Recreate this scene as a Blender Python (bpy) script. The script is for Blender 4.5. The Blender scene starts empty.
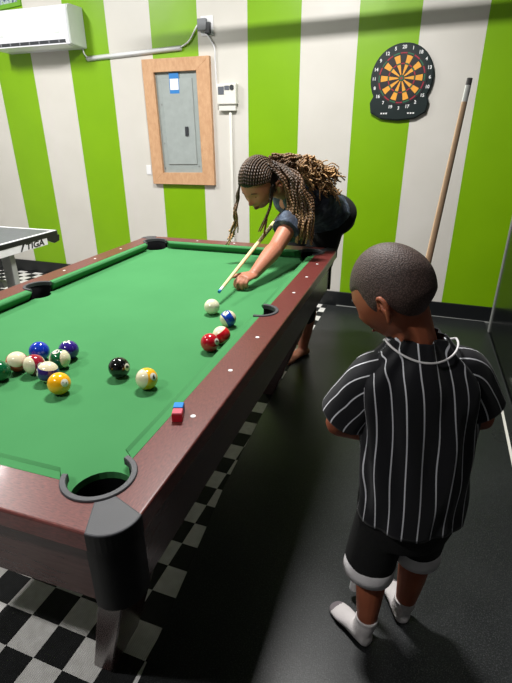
import bpy, bmesh, math, random
from mathutils import Vector, Matrix, noise
from math import sin, cos, pi, radians as R
random.seed(7)
C = bpy.context.scene.collection
ZF = 0.8                     # floor is z=0 in the world; builders below work with the rail top at z=0
V = Vector
sc = bpy.context.scene

# ------------------------------------------------------------------ materials
def s2l(c):
    return tuple(((x/255)/12.92 if x/255 <= .04045 else ((x/255+.055)/1.055)**2.4) for x in c)
def nmat(name):
    m = bpy.data.materials.new(name); m.use_nodes = True
    nt = m.node_tree; b = nt.nodes['Principled BSDF']
    return m, nt, b
def pset(b, col=None, rough=None, metal=None, spec=None, coat=None, coat_r=None, sheen=None, sss=None):
    if col is not None: b.inputs['Base Color'].default_value = (*col, 1)
    if rough is not None: b.inputs['Roughness'].default_value = rough
    if metal is not None: b.inputs['Metallic'].default_value = metal
    if spec is not None: b.inputs['Specular IOR Level'].default_value = spec
    if coat is not None: b.inputs['Coat Weight'].default_value = coat
    if coat_r is not None: b.inputs['Coat Roughness'].default_value = coat_r
    if sheen is not None: b.inputs['Sheen Weight'].default_value = sheen
    if sss is not None: b.inputs['Subsurface Weight'].default_value = sss; b.inputs['Subsurface Radius'].default_value=(.02,.008,.004); b.inputs['Subsurface Scale'].default_value=.5
def N(nt, t, **k):
    n = nt.nodes.new(t)
    for a, v in k.items(): setattr(n, a, v)
    return n
def L(nt, a, b): nt.links.new(a, b)
def coord(nt, kind='Object', scale=(1,1,1), rot=(0,0,0)):
    tc = N(nt, 'ShaderNodeTexCoord'); mp = N(nt, 'ShaderNodeMapping')
    mp.inputs['Scale'].default_value = scale; mp.inputs['Rotation'].default_value = rot
    L(nt, tc.outputs[kind], mp.inputs[0]); return mp.outputs[0]
def noi(nt, vec, scale, detail=3, rough=.5):
    n = N(nt, 'ShaderNodeTexNoise'); n.inputs['Scale'].default_value = scale
    n.inputs['Detail'].default_value = detail; n.inputs['Roughness'].default_value = rough
    L(nt, vec, n.inputs['Vector']); return n.outputs['Fac']
def ramp(nt, fac, stops):
    r = N(nt, 'ShaderNodeValToRGB'); e = r.color_ramp.elements
    while len(e) < len(stops): e.new(.5)
    for i, (p, c) in enumerate(stops):
        e[i].position = p; e[i].color = (*c, 1)
    L(nt, fac, r.inputs[0]); return r.outputs[0]
def bump(nt, b, h, strength=.2, dist=.01):
    n = N(nt, 'ShaderNodeBump'); n.inputs['Strength'].default_value = strength; n.inputs['Distance'].default_value = dist
    L(nt, h, n.inputs['Height']); L(nt, n.outputs[0], b.inputs['Normal'])
def math_(nt, op, a, b=None, c=None):
    n = N(nt, 'ShaderNodeMath', operation=op)
    for i, v in enumerate((a, b, c)):
        if v is None: continue
        if isinstance(v, (int, float)): n.inputs[i].default_value = v
        else: L(nt, v, n.inputs[i])
    return n.outputs[0]
def mixc(nt, f, a, b):
    n = N(nt, 'ShaderNodeMix', data_type='RGBA')
    if isinstance(f, (int, float)): n.inputs[0].default_value = f
    else: L(nt, f, n.inputs[0])
    for i, v in ((6, a), (7, b)):
        if isinstance(v, tuple): n.inputs[i].default_value = (*v, 1)
        else: L(nt, v, n.inputs[i])
    return n.outputs[2]
def simple(name, col, rough=.5, metal=0, spec=.5, coat=0, var=.06, bscale=0, bstr=.1, lin=False, nscale=20, **k):
    m, nt, b = nmat(name); c = col if lin else s2l(col)
    pset(b, c, rough, metal, spec, coat, **k)
    v = coord(nt)
    if var:
        f = noi(nt, v, nscale)
        L(nt, ramp(nt, f, [(.3, tuple(x*(1-var) for x in c)), (.7, tuple(min(1, x*(1+var)) for x in c))]), b.inputs['Base Color'])
    if bscale: bump(nt, b, noi(nt, v, bscale, 4), bstr, .004)
    return m
M = {}
M['white_wall'] = None
def wall_mat():
    m, nt, b = nmat('striped_wall_paint')
    uv = N(nt, 'ShaderNodeUVMap'); sp = N(nt, 'ShaderNodeSeparateXYZ'); L(nt, uv.outputs[0], sp.inputs[0])
    k = math_(nt, 'MODULO', math_(nt, 'DIVIDE', math_(nt, 'ADD', sp.outputs[0], WS0N), SW*2), 1)
    g = math_(nt, 'LESS_THAN', k, .5)
    n1 = noi(nt, uv.outputs[0], 3, 3)
    gr = ramp(nt, n1, [(.3, s2l((119,166,0))), (.7, s2l((124,171,1)))])
    wh = ramp(nt, n1, [(.3, s2l((203,199,191))), (.7, s2l((209,205,198)))])
    L(nt, mixc(nt, g, wh, gr), b.inputs['Base Color'])
    pset(b, rough=.38, spec=.45)
    bump(nt, b, noi(nt, uv.outputs[0], 5, 2), .08, .02)
    return m
def wood_mat(name, c1, c2, rough, scale=(30,2,30), coat=0, bstr=.05, det=6, coat_r=.1):
    m, nt, b = nmat(name); v = coord(nt, scale=scale)
    f = noi(nt, v, 6, det, .65)
    L(nt, ramp(nt, f, [(.3, s2l(c1)), (.7, s2l(c2))]), b.inputs['Base Color'])
    pset(b, rough=rough, coat=coat, coat_r=coat_r); bump(nt, b, f, bstr*.4, .001)
    return m
M['rail_y'] = wood_mat('mahogany_laminate_lengthwise', (62,22,21), (122,58,52), .36, (70,14,70), .12)
M['rail_x'] = wood_mat('mahogany_laminate_crosswise', (62,22,21), (122,58,52), .36, (14,70,70), .12)
M['apron'] = wood_mat('mahogany_apron', (66,42,40), (84,58,54), .24, (3,3,24), 0, 0)
def cloth_mat():
    m, nt, b = nmat('green_billiard_cloth'); v = coord(nt)
    f = noi(nt, v, 3.0, 4); f2 = noi(nt, v, 900, 2)
    col = ramp(nt, f, [(.3, s2l((64,125,76))), (.7, s2l((69,132,81)))])
    L(nt, col, b.inputs['Base Color']); pset(b, rough=.95, spec=.12)
    bump(nt, b, f2, .25, .0006); return m
M['cloth'] = cloth_mat()
M['gunmetal'] = simple('grey_cast_corner', (66,66,70), .5, .0, .4, bscale=900, bstr=.15, var=.04)
M['skirt'] = simple('black_plastic_corner', (12,13,14), .5, 0, .35, bscale=600, bstr=.1)
M['black'] = simple('black_plastic', (18,18,19), .4)
M['hole'] = simple('black_pocket_lining', (10,10,12), .95, spec=.1)
M['darkboard'] = simple('black_painted_baseboard', (22,24,26), .35, bscale=30)
def mat_floor():
    m, nt, b = nmat('black_rubber_mat'); v = coord(nt)
    f = noi(nt, v, 2.2, 5); sp = noi(nt, v, 260, 3, .7)
    base = ramp(nt, f, [(.3, s2l((25,27,28))), (.7, s2l((34,36,37)))])
    L(nt, mixc(nt, ramp(nt, sp, [(.5, (0,0,0)), (.7, (.5,.5,.5))]), base, s2l((92,94,95))), b.inputs['Base Color'])
    L(nt, ramp(nt, f, [(.3, (.27,)*3), (.75, (.42,)*3)]), b.inputs['Roughness'])
    pset(b, spec=.3); bump(nt, b, sp, .35, .0015); return m
M['mat'] = mat_floor()
def rug_mat():
    m, nt, b = nmat('checkered_ribbed_rug')
    v = coord(nt, rot=(0,0,R(2.0)))
    sp = N(nt, 'ShaderNodeSeparateXYZ'); L(nt, v, sp.inputs[0])
    T = .1022
    a = math_(nt, 'FLOOR', math_(nt, 'DIVIDE', math_(nt, 'ADD', sp.outputs[0], RUGX), T))
    c = math_(nt, 'FLOOR', math_(nt, 'DIVIDE', math_(nt, 'ADD', sp.outputs[1], RUGY), T))
    s = math_(nt, 'MODULO', math_(nt, 'ADD', a, c), 2)
    s = math_(nt, 'GREATER_THAN', math_(nt, 'ABSOLUTE', s), .5)
    rib = math_(nt, 'SINE', math_(nt, 'MULTIPLY', sp.outputs[0], 2*pi/.0062))
    f = noi(nt, v, 40, 4)
    wh = ramp(nt, f, [(.3, s2l((216,213,210))), (.7, s2l((234,232,230)))])
    bl = ramp(nt, f, [(.3, s2l((20,21,22))), (.7, s2l((30,31,33)))])
    col = mixc(nt, s, bl, wh)
    shade = math_(nt, 'MULTIPLY_ADD', rib, .09, .93)
    hs = N(nt, 'ShaderNodeHueSaturation'); L(nt, shade, hs.inputs['Value']); L(nt, col, hs.inputs['Color'])
    L(nt, hs.outputs[0], b.inputs['Base Color']); pset(b, rough=.8, spec=.3)
    bump(nt, b, rib, .5, .0012); return m
M['wood_frame'] = wood_mat('raw_pine_frame', (186,140,102), (206,164,126), .6, (6,6,3), 0)
M['panel'] = simple('grey_panel_enamel', (150,158,156), .4, 0, .5)
M['panel2'] = simple('grey_panel_door_enamel', (156,163,161), .38, 0, .5)
M['whiteplastic'] = simple('white_plastic', (226,226,228), .3, 0, .5, var=.02)
M['ac'] = simple('white_glossy_air_conditioner_plastic', (228,228,234), .22, 0, .5, var=.01)
M['ac_side'] = simple('grey_white_plastic', (206,212,208), .4, var=.02)
M['greyplastic'] = simple('grey_plastic', (120,122,126), .4)
M['darkgrey'] = simple('dark_grey_plastic', (52,54,58), .4)
M['beige'] = simple('beige_white_paint', (222,220,212), .4, var=.03)
M['blue'] = simple('blue_print', (40,120,190), .5)
M['paper'] = simple('white_paper', (232,232,228), .6)
M['steel'] = simple('brushed_steel', (150,150,150), .35, .9)
M['galv'] = simple('grey_powder_coated_steel', (168,170,166), .45, .3)
M['ppt'] = simple('dark_table_tennis_surface', (92,94,98), .45, bscale=500)
M['ppline'] = simple('white_line_paint', (225,225,225), .5)
M['orange'] = simple('orange_dart_segment', (228,158,52), .5)
M['dblack'] = simple('black_dart_segment', (26,24,28), .5)
M['dred'] = simple('red_dart_ring', (150,30,50), .45)
M['dgreen'] = simple('green_dart_ring', (30,96,66), .45)
M['dbody'] = simple('dark_green_black_dartboard_body', (24,36,36), .35, coat=.3)
M['dwhite'] = simple('white_print', (225,225,225), .5)
M['glass_grey'] = simple('grey_display', (100,104,112), .2)
M['poster'] = None
M['cue_shaft'] = wood_mat('maple_cue_shaft', (218,178,142), (230,194,160), .3, (60,60,3), .4)
M['cue_butt'] = wood_mat('dark_stained_cue_butt', (70,34,20), (96,48,30), .25, (60,60,3), .5)
M['ferrule'] = simple('white_ferrule', (235,235,232), .3)
M['tip'] = simple('grey_leather_cue_tip', (96,92,92), .8)
M['bluetip'] = simple('blue_chalked_cue_tip', (40,120,180), .8)
M['pale_shaft'] = wood_mat('pale_maple_cue_shaft', (222,204,150), (236,220,170), .35, (60,60,3), .3)
M['chalk_blue'] = simple('blue_chalk', (50,130,205), .9, var=.1)
M['chalk_redpaper'] = simple('red_chalk_wrapper', (190,20,40), .5)
M['chalk_bluepaper'] = simple('dark_blue_chalk_wrapper', (30,50,120), .5)
M['chalk_pink'] = simple('pink_red_chalk_face', (200,96,110), .9)
M['cloth_black'] = simple('black_jersey_shorts_fabric', (11,11,12), .85, bscale=300, bstr=.3)
M['sock'] = simple('white_ribbed_sock_knit', (214,208,208), .9, bscale=400, bstr=.5)
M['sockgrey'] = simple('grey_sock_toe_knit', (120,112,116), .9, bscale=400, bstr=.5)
M['whitefab'] = simple('white_cotton', (226,222,224), .85, bscale=200, bstr=.3)
M['eye'] = simple('eye_white', (225,220,215), .2, var=0)
M['iris'] = simple('dark_brown_iris', (30,16,10), .15, var=0)
M['brow'] = simple('dark_eyebrow_hair', (22,14,12), .8)
M['nail'] = simple('pale_fingernail', (226,190,178), .3)
def skin(name, c, c2, rough=.5):
    m, nt, b = nmat(name); v = coord(nt)
    f = noi(nt, v, 14, 4)
    L(nt, ramp(nt, f, [(.3, s2l(c)), (.7, s2l(c2))]), b.inputs['Base Color'])
    pset(b, rough=rough, spec=.4, sss=.12); bump(nt, b, noi(nt, v, 350, 3), .12, .001); return m
M['skin_boy'] = skin('brown_skin', (152,84,58), (166,96,68))
M['skin_woman'] = skin('medium_brown_skin', (168,108,84), (182,120,94))
M['lip'] = simple('brown_pink_lips', (128,66,58), .4)
def jersey_mat():
    m, nt, b = nmat('black_pinstripe_jersey_fabric')
    uv = N(nt, 'ShaderNodeUVMap'); sp = N(nt, 'ShaderNodeSeparateXYZ'); L(nt, uv.outputs[0], sp.inputs[0])
    fr = math_(nt, 'ABSOLUTE', math_(nt, 'SUBTRACT', math_(nt, 'FRACT', math_(nt, 'ADD', sp.outputs[0], .35)), .5))
    st = math_(nt, 'LESS_THAN', fr, .046)
    L(nt, mixc(nt, st, s2l((17,17,23)), s2l((215,215,222))), b.inputs['Base Color'])
    pset(b, rough=.75, spec=.3, sheen=.1)
    bump(nt, b, noi(nt, coord(nt), 500, 2), .2, .001); return m
M['jersey'] = jersey_mat()
def tshirt_mat():
    m, nt, b = nmat('blue_grey_acid_wash_tee'); v = coord(nt)
    f = noi(nt, v, 16, 5, .7)
    L(nt, ramp(nt, f, [(.38, s2l((34,40,54))), (.52, s2l((60,72,90))), (.7, s2l((120,132,148)))]), b.inputs['Base Color'])
    pset(b, rough=.8); bump(nt, b, noi(nt, v, 25, 3), .4, .01); return m
M['tee'] = tshirt_mat()
def buzz_mat():
    m, nt, b = nmat('short_black_curly_hair'); v = coord(nt)
    vo = N(nt, 'ShaderNodeTexVoronoi'); vo.inputs['Scale'].default_value = 330; L(nt, v, vo.inputs['Vector'])
    L(nt, ramp(nt, vo.outputs['Distance'], [(.1, s2l((104,84,78))), (.6, s2l((62,48,44)))]), b.inputs['Base Color'])
    pset(b, rough=.6, spec=.4); bump(nt, b, vo.outputs['Distance'], .5, .0015); return m
M['buzz'] = buzz_mat()
def braid_mat():
    m, nt, b = nmat('brown_and_blonde_braided_hair')
    at = N(nt, 'ShaderNodeVertexColor'); at.layer_name = 'Col'
    uv = N(nt, 'ShaderNodeUVMap'); sp = N(nt, 'ShaderNodeSeparateXYZ'); L(nt, uv.outputs[0], sp.inputs[0])
    w = math_(nt, 'SINE', math_(nt, 'MULTIPLY', math_(nt, 'ADD', sp.outputs[0], sp.outputs[1]), 2*pi))
    hs = N(nt, 'ShaderNodeHueSaturation'); L(nt, math_(nt, 'MULTIPLY_ADD', w, .25, .9), hs.inputs['Value'])
    L(nt, at.outputs[0], hs.inputs['Color']); L(nt, hs.outputs[0], b.inputs['Base Color'])
    pset(b, rough=.5, spec=.4); bump(nt, b, w, .6, .002); return m
M['braid'] = braid_mat()
M['scalp'] = simple('dark_parted_hair_at_scalp', (34,26,24), .7)

# ------------------------------------------------------------------ object helpers
ORG = {}
def obj(name, bm, mat, parent=None, smooth=False, origin=None, auto=None):
    """link bm (coordinates in table frame) as ONE mesh object"""
    me = bpy.data.meshes.new(name)
    if parent is not None: o0 = ORG[parent]
    elif origin is not None: o0 = V(origin)
    else:
        lo = V([min(v.co[i] for v in bm.verts) for i in range(3)]); hi = V([max(v.co[i] for v in bm.verts) for i in range(3)])
        o0 = V(((lo.x+hi.x)/2, (lo.y+hi.y)/2, lo.z))
    bm.normal_update()
    bmesh.ops.translate(bm, verts=bm.verts, vec=-o0)
    bm.to_mesh(me); bm.free()
    for m in (mat if isinstance(mat, (list, tuple)) else [mat]): me.materials.append(m)
    if smooth:
        for p in me.polygons: p.use_smooth = True
        if auto is not None:
            try: me.set_sharp_from_angle(angle=R(auto))
            except Exception: pass
    o = bpy.data.objects.new(name, me); C.objects.link(o)
    if parent is not None:
        o.parent = parent
    else:
        o.location = o0 + V((0,0,ZF))
    ORG[o] = o0
    return o
def thing(name, loc, label, cat, group=None):
    o = bpy.data.objects.new(name, None); C.objects.link(o); o.empty_display_size = .05
    o.location = V(loc) + V((0,0,ZF)); ORG[o] = V(loc); tag(o, label, cat, group); return o
def tag(o, label, cat, group=None):
    o['label'] = label; o['category'] = cat
    if group: o['group'] = group
    return o
def struct(o): o['kind'] = 'structure'; return o
def box(bm, lo, hi, mi=0, bevel=0, seg=2):
    x0,y0,z0 = lo; x1,y1,z1 = hi
    vs = [bm.verts.new(p) for p in ((x0,y0,z0),(x1,y0,z0),(x1,y1,z0),(x0,y1,z0),(x0,y0,z1),(x1,y0,z1),(x1,y1,z1),(x0,y1,z1))]
    fs = [bm.faces.new([vs[i] for i in f]) for f in ((3,2,1,0),(4,5,6,7),(0,1,5,4),(1,2,6,5),(2,3,7,6),(3,0,4,7))]
    for f in fs: f.material_index = mi
    if bevel:
        es = list({e for f in fs for e in f.edges})
        bmesh.ops.bevel(bm, geom=es, offset=bevel, segments=seg, affect='EDGES', profile=.5)
    return vs
def B(): return bmesh.new()
def bx(lo, hi, bevel=0, seg=2):
    bm = B(); box(bm, lo, hi, 0, bevel, seg); return bm
def xform(bm, mtx): bmesh.ops.transform(bm, matrix=mtx, verts=bm.verts); return bm
def prism(bm, pts, z0, z1, mi=0):
    a = [bm.verts.new((x,y,z0)) for x,y in pts]; b = [bm.verts.new((x,y,z1)) for x,y in pts]
    n = len(pts); fs = []
    fs.append(bm.faces.new(b)); fs.append(bm.faces.new(list(reversed(a))))
    for i in range(n): fs.append(bm.faces.new((a[i], a[(i+1)%n], b[(i+1)%n], b[i])))
    for f in fs: f.material_index = mi
    bmesh.ops.recalc_face_normals(bm, faces=fs)
    return fs
def crom(pts, n):
    """catmull-rom through tuples of any length"""
    P = [tuple(pts[0])] + [tuple(p) for p in pts] + [tuple(pts[-1])]; out = []
    for i in range(1, len(P)-2):
        for k in range(n):
            t = k/n
            out.append(tuple(.5*((2*b)+(c-a)*t+(2*a-5*b+4*c-d)*t*t+(-a+3*b-3*c+d)*t**3) for a,b,c,d in zip(P[i-1],P[i],P[i+1],P[i+2])))
    out.append(P[-2]); return out
def tube(bm, pts, rad, seg=10, sub=4, cap=True, ratio=1.0, hint=None, mi=0, uvl=None, colf=None, col=None, uvs=(1,1)):
    if not isinstance(rad, (list, tuple)): rad = [rad]*len(pts)
    q = [(*p, r) for p, r in zip(pts, rad)]
    if sub > 1 and len(q) > 1: q = crom(q, sub)
    P = [V(x[:3]) for x in q]; Rr = [x[3] for x in q]
    n = len(P); rings = []; nrm = None; acc = 0
    for i in range(n):
        t = (P[min(i+1,n-1)]-P[max(i-1,0)]).normalized()
        if nrm is None:
            h = V(hint) if hint is not None else (V((0,0,1)) if abs(t.z) < .9 else V((1,0,0)))
            nrm = (h - t*h.dot(t)).normalized()
        else:
            h = V(hint) if hint is not None else nrm
            nrm = (h - t*h.dot(t)).normalized()
        bi = t.cross(nrm)
        if i: acc += (P[i]-P[i-1]).length
        rings.append((acc, i/(n-1), [bm.verts.new(P[i] + (nrm*cos(2*pi*k/seg)*ratio + bi*sin(2*pi*k/seg))*Rr[i]) for k in range(seg)]))
    for i in range(n-1):
        for k in range(seg):
            f = bm.faces.new((rings[i][2][k], rings[i][2][(k+1)%seg], rings[i+1][2][(k+1)%seg], rings[i+1][2][k])); f.material_index = mi; f.smooth = True
            if uvl is not None:
                for lp, (kk, ii) in zip(f.loops, ((k,i),(k+1,i),(k+1,i+1),(k,i+1))):
                    lp[uvl].uv = (kk/seg*uvs[0], rings[ii][0]*uvs[1])
            if col is not None:
                for lp, ii in zip(f.loops, (i,i,i+1,i+1)): lp[col] = (*colf(rings[ii][1]), 1)
    if cap:
        for ring, rev in ((rings[0][2], True), (rings[-1][2], False)):
            f = bm.faces.new(list(reversed(ring)) if rev else ring); f.material_index = mi
            if col is not None:
                for lp in f.loops: lp[col] = (*colf(0 if rev else 1), 1)
    return rings
def ball(bm, c, r, scale=(1,1,1), seg=16, mi=0, rot=None):
    m = Matrix.Translation(c) @ (rot.to_4x4() if rot else Matrix.Identity(4)) @ Matrix.Diagonal((scale[0]*r, scale[1]*r, scale[2]*r, 1))
    res = bmesh.ops.create_uvsphere(bm, u_segments=seg, v_segments=max(6, seg//2+2), radius=1, matrix=m)
    fs = {f for v in res['verts'] for f in v.link_faces}
    for f in fs: f.material_index = mi; f.smooth = True
    return res['verts']
def remeshed(bm, voxel, smooth_it=3, fac=.5):
    """voxel union of everything in bm -> new bmesh, one continuous surface"""
    me = bpy.data.meshes.new('tmp'); bm.to_mesh(me); bm.free()
    o = bpy.data.objects.new('tmp', me); C.objects.link(o)
    m = o.modifiers.new('r', 'REMESH'); m.mode = 'VOXEL'; m.voxel_size = voxel; m.use_smooth_shade = True
    s = o.modifiers.new('s', 'SMOOTH'); s.iterations = smooth_it; s.factor = fac
    dg = bpy.context.evaluated_depsgraph_get(); dg.update()
    me2 = bpy.data.meshes.new_from_object(o.evaluated_get(dg))
    nb = B(); nb.from_mesh(me2)
    bpy.data.objects.remove(o); bpy.data.meshes.remove(me); bpy.data.meshes.remove(me2)
    return nb
def text_bm(body, size, extrude=.0006, shear=0, bold=0, align='CENTER'):
    cu = bpy.data.curves.new('t', 'FONT'); cu.body = body; cu.size = size; cu.extrude = extrude; cu.align_x = align; cu.align_y = 'CENTER'
    cu.shear = shear; cu.offset = bold; cu.resolution_u = 3
    o = bpy.data.objects.new('t', cu); C.objects.link(o)
    dg = bpy.context.evaluated_depsgraph_get(); dg.update()
    me = bpy.data.meshes.new_from_object(o.evaluated_get(dg)); bm = B(); bm.from_mesh(me)
    bpy.data.objects.remove(o); bpy.data.curves.remove(cu); bpy.data.meshes.remove(me)
    return bm
def join(bm, other, mi=None):
    me = bpy.data.meshes.new('j'); other.to_mesh(me); other.free()
    n = len(bm.faces); bm.from_mesh(me); bpy.data.meshes.remove(me)
    if mi is not None:
        bm.faces.ensure_lookup_table()
        for f in bm.faces[n:]: f.material_index = mi
    return bm
def basis(x, y, z, o=(0,0,0)):
    m = Matrix.Identity(4)
    for i, c in enumerate((V(x), V(y), V(z))):
        for j in range(3): m[j][i] = c[j]
    m.translation = V(o); return m

# ------------------------------------------------------------------ room shell
WA = R(-1.561); WD = V((cos(WA), sin(WA), 0)); WN = V((sin(WA), -cos(WA), 0)); WO = V((0, 3.323, 0))
SW = .4132; S0 = -3.337; WS0N = -S0 + SW*40; 
FL = -.8; CEIL = 2.3
RUGX, RUGY = 10+.1022*.0, 10
def WM(s, z, out=0):        # wall frame: local x along the wall, y up, z out of the wall
    return basis(WD, (0,0,1), WN, WO + WD*s + V((0,0,z)) + WN*out)
def wallpt(s, z, out=0): return WO + WD*s + V((0,0,z)) + WN*out
RUGX = 10 + .0; RUGY = 10
# rug phase: tile corner at (-0.383, 0.044) in rotated frame
def rugphase():
    a = R(2.0); x, y = -.383, .044
    return cos(a)*x - sin(a)*y, sin(a)*x + cos(a)*y
px_, py_ = rugphase(); T_ = .1022
RUGX = 101*T_ - px_; RUGY = 100*T_ - py_ + T_
M['wall'] = wall_mat(); M['rug'] = rug_mat()
M['paint_white'] = simple('grey_ceiling_paint', (176,176,172), .8)
M['paint_grey'] = simple('dark_grey_wall_paint', (70,72,74), .7)
M['paint_dark'] = simple('dark_glossy_wall_paint', (14,16,16), .2, bscale=6, bstr=.1)
M['concrete'] = simple('dark_grey_concrete', (52,54,54), .7, bscale=60, bstr=.3)

bm = B(); uvl = bm.loops.layers.uv.new('UVMap')
ss = (-4.6, 1.25); zs = (FL, CEIL)
vs = [bm.verts.new(wallpt(s, z)) for s, z in ((ss[0],zs[0]),(ss[1],zs[0]),(ss[1],zs[1]),(ss[0],zs[1]))]
f = bm.faces.new(vs)
for lp, (s, z) in zip(f.loops, ((ss[0],zs[0]),(ss[1],zs[0]),(ss[1],zs[1]),(ss[0],zs[1]))): lp[uvl].uv = (s, z)
if f.normal.dot(WN) < 0: pass
ex = bmesh.ops.extrude_face_region(bm, geom=[f])
vv = [g for g in ex['geom'] if isinstance(g, bmesh.types.BMVert)]
bmesh.ops.translate(bm, verts=vv, vec=-WN*.1)
bmesh.ops.recalc_face_normals(bm, faces=bm.faces)
struct(obj('wall_back', bm, M['wall']))
struct(obj('floor', bx((-4.7,-2.6,FL-.1),(1.4,3.6,FL)), M['concrete']))
struct(obj('ceiling', bx((-4.7,-2.6,CEIL),(1.4,3.6,CEIL+.1)), M['paint_white']))
struct(obj('wall_left', bx((-4.7,-2.6,FL),(-4.6,3.6,CEIL)), M['paint_white']))
struct(obj('wall_front', bx((-4.7,-2.7,FL),(1.4,-2.6,CEIL)), M['paint_grey']))
struct(obj('wall_right', bx((1.2,-2.6,FL),(1.3,3.6,CEIL)), M['paint_dark']))
# back baseboard
bm = B(); box(bm, (-4.6,0,0),(1.2,.126,.015), 0, .003); xform(bm, WM(0, FL, 0)); struct(obj('baseboard_back', bm, M['darkboard']))
bm = B(); box(bm, (-.05,0,0),(1.19,.008,.012)); xform(bm, WM(0, FL, .015)); struct(obj('trim_1', bm, M['galv']))

# right side black panelling with its steel corner edge and pale floor strip
bm = B(); box(bm, (1.14,-2.4,FL),(1.2,3.06,CEIL-.01), 0, .002)
struct(obj('trim_2', bm, M['paint_dark']))
struct(obj('trim_3', bx((1.132,3.06,FL),(1.2,3.072,CEIL-.01)), M['galv']))
bm = B(); prism(bm, [(1.085,2.3),(1.098,2.3),(1.058,1.1),(1.045,1.1)], FL, FL+.012)
struct(obj('trim_4', bm, M['beige']))

# floor coverings
def rug(name, pts, z0, z1, mat):
    bm = B(); prism(bm, pts, z0, z1); return obj(name, bm, mat, origin=(0,0,FL))
o = rug('checkered_rug', [(-4.5,-2.5),(.02,-2.5),(.05,.3),(0,3.0),(-.02,3.29),(-4.5,3.41)], FL, FL+.005, M['rug'])
tag(o, 'black and white checkered ribbed rug under the green pool table', 'rug')
o = rug('rubber_mat', [(-.01,-2.5),(1.13,-2.5),(1.13,3.26),(-.12,3.28),(-.125,2.7),(-.145,1.7),(-.125,.87),(-.075,.3),(-.055,0)], FL+.005, FL+.011, M['mat'])
tag(o, 'large black speckled rubber mat on the floor right of the pool table', 'mat')

# ------------------------------------------------------------------ pool table
W = .93; Lg = 1.86; D = .128; Bk = .034; ZC = -.04
t = thing('pool_table', (-.465, .93, FL), 'green cloth pool table with mahogany rails and black corner pockets', 'pool table')
CX, CY = -W/2, Lg/2
def mirrors():   # four quadrant reflections about the table centre (source corner: right near)
    return [(1,1),(-1,1),(1,-1),(-1,-1)]
def mir(p, sx, sy):
    return (CX + (p[0]-CX)*sx, CY + (p[1]-CY)*sy)
def mp(pts, sx, sy):
    q = [mir(p, sx, sy) for p in pts]
    return q if sx*sy > 0 else list(reversed(q))
PC = (.003, -.003); PR, PRi = .070, .058         # corner pocket ring
MC = (.020, .93); MR, MRi = .064, .052           # side pocket ring
def arc(c, r, a0, a1, n=14): return [(c[0]+r*cos(R(a0+(a1-a0)*i/n)), c[1]+r*sin(R(a0+(a1-a0)*i/n))) for i in range(n+1)]
# cloth bed with pocket notches
quarter = [(Bk, Lg/2-MRi-.004)]
bed = []
def bed_edge_right():     # from near corner going up the right side
    pts = arc(PC, PRi+.004, 150, 118, 4)
    return pts
bed = []
near = arc((.0,.0), .062, 190, 80, 10)            # concave bite around the near right pocket, seen from inside
near = [(-.062*cos(R(a)) , .062*sin(R(a))) for a in ()]
def corner_bite():        # points from near rail towards right rail, around pocket (through the cloth side)
    return [(PC[0]+.06*cos(R(a)), PC[1]+.06*sin(R(a))) for a in range(215, 54, -14)]
def side_bite():
    return [(MC[0]+.014+.05*cos(R(a)), MC[1]+.05*sin(R(a))) for a in range(-112, -249, -12)]
b1 = corner_bite() + side_bite() + list(reversed([mir(p,1,-1) for p in corner_bite()]))
b2 = [mir(p,-1,-1) for p in b1]
pts = b1 + b2
bm = B()
vs = [bm.verts.new((x,y,ZC)) for x,y in pts]; f = bm.faces.new(vs); f.normal_update()
if f.normal.z < 0: f.normal_flip()
# turn the cloth down into the pockets
n = len(vs); low = [bm.verts.new((v.co.x, v.co.y, ZC-.016)) for v in vs]
for i in range(n):
    g = bm.faces.new((vs[i], low[i], low[(i+1)%n], vs[(i+1)%n])); g.smooth = False
bmesh.ops.triangulate(bm, faces=[f])
bmesh.ops.recalc_face_normals(bm, faces=bm.faces)
obj('bed_cloth', bm, M['cloth'], t)
# rails
def rail_long():
    p = [(x,y) for x,y in arc(PC, PR, 62.5, -31, 12)]
    p += [(D,-.064),(D,Lg/2)]
    p += [(x,y) for x,y in arc(MC, MR, 0, -78, 8)]
    p += [(Bk, Lg/2-MR-.002)]
    return p
def rail_short():
    p = [(x,y) for x,y in arc(PC, PR, 207.5, 301, 12)]
    p += [(.064,-D),(-W/2,-D),(-W/2,-Bk)]
    return p
def rail_bm(p, sx, sy):
    bm = B(); q = mp(p, sx, sy)
    fs = prism(bm, q, -.038, 0)
    es = [e for e in bm.edges if all(v.co.z > -.001 for v in e.verts) and
          ((abs(e.verts[0].co.x-CX) > W/2+D-.001 and abs(e.verts[1].co.x-CX) > W/2+D-.001) or (abs(e.verts[0].co.y-CY) > Lg/2+D-.001 and abs(e.verts[1].co.y-CY) > Lg/2+D-.001))]
    bmesh.ops.bevel(bm, geom=es, offset=.005, segments=3, affect='EDGES', profile=.5)
    return bm
for sx, sy in mirrors():
    obj('rail', rail_bm(rail_long(), sx, sy), M['rail_y'], t)
# short rails are one piece each
for sy in (1,-1):
    a = rail_short()[:-2]; b = [mir(p,-1,1) for p in reversed(a)]
    p = a + b
    bm = B(); q = [mir(x,1,sy) for x in p]
    prism(bm, q, -.038, 0)
    es = [e for e in bm.edges if all(v.co.z > -.001 for v in e.verts) and all(abs(v.co.y-CY) > Lg/2+D-.001 for v in e.verts)]
    bmesh.ops.bevel(bm, geom=es, offset=.005, segments=3, affect='EDGES', profile=.5)
    obj('rail', bm, M['rail_x'], t)
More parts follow.
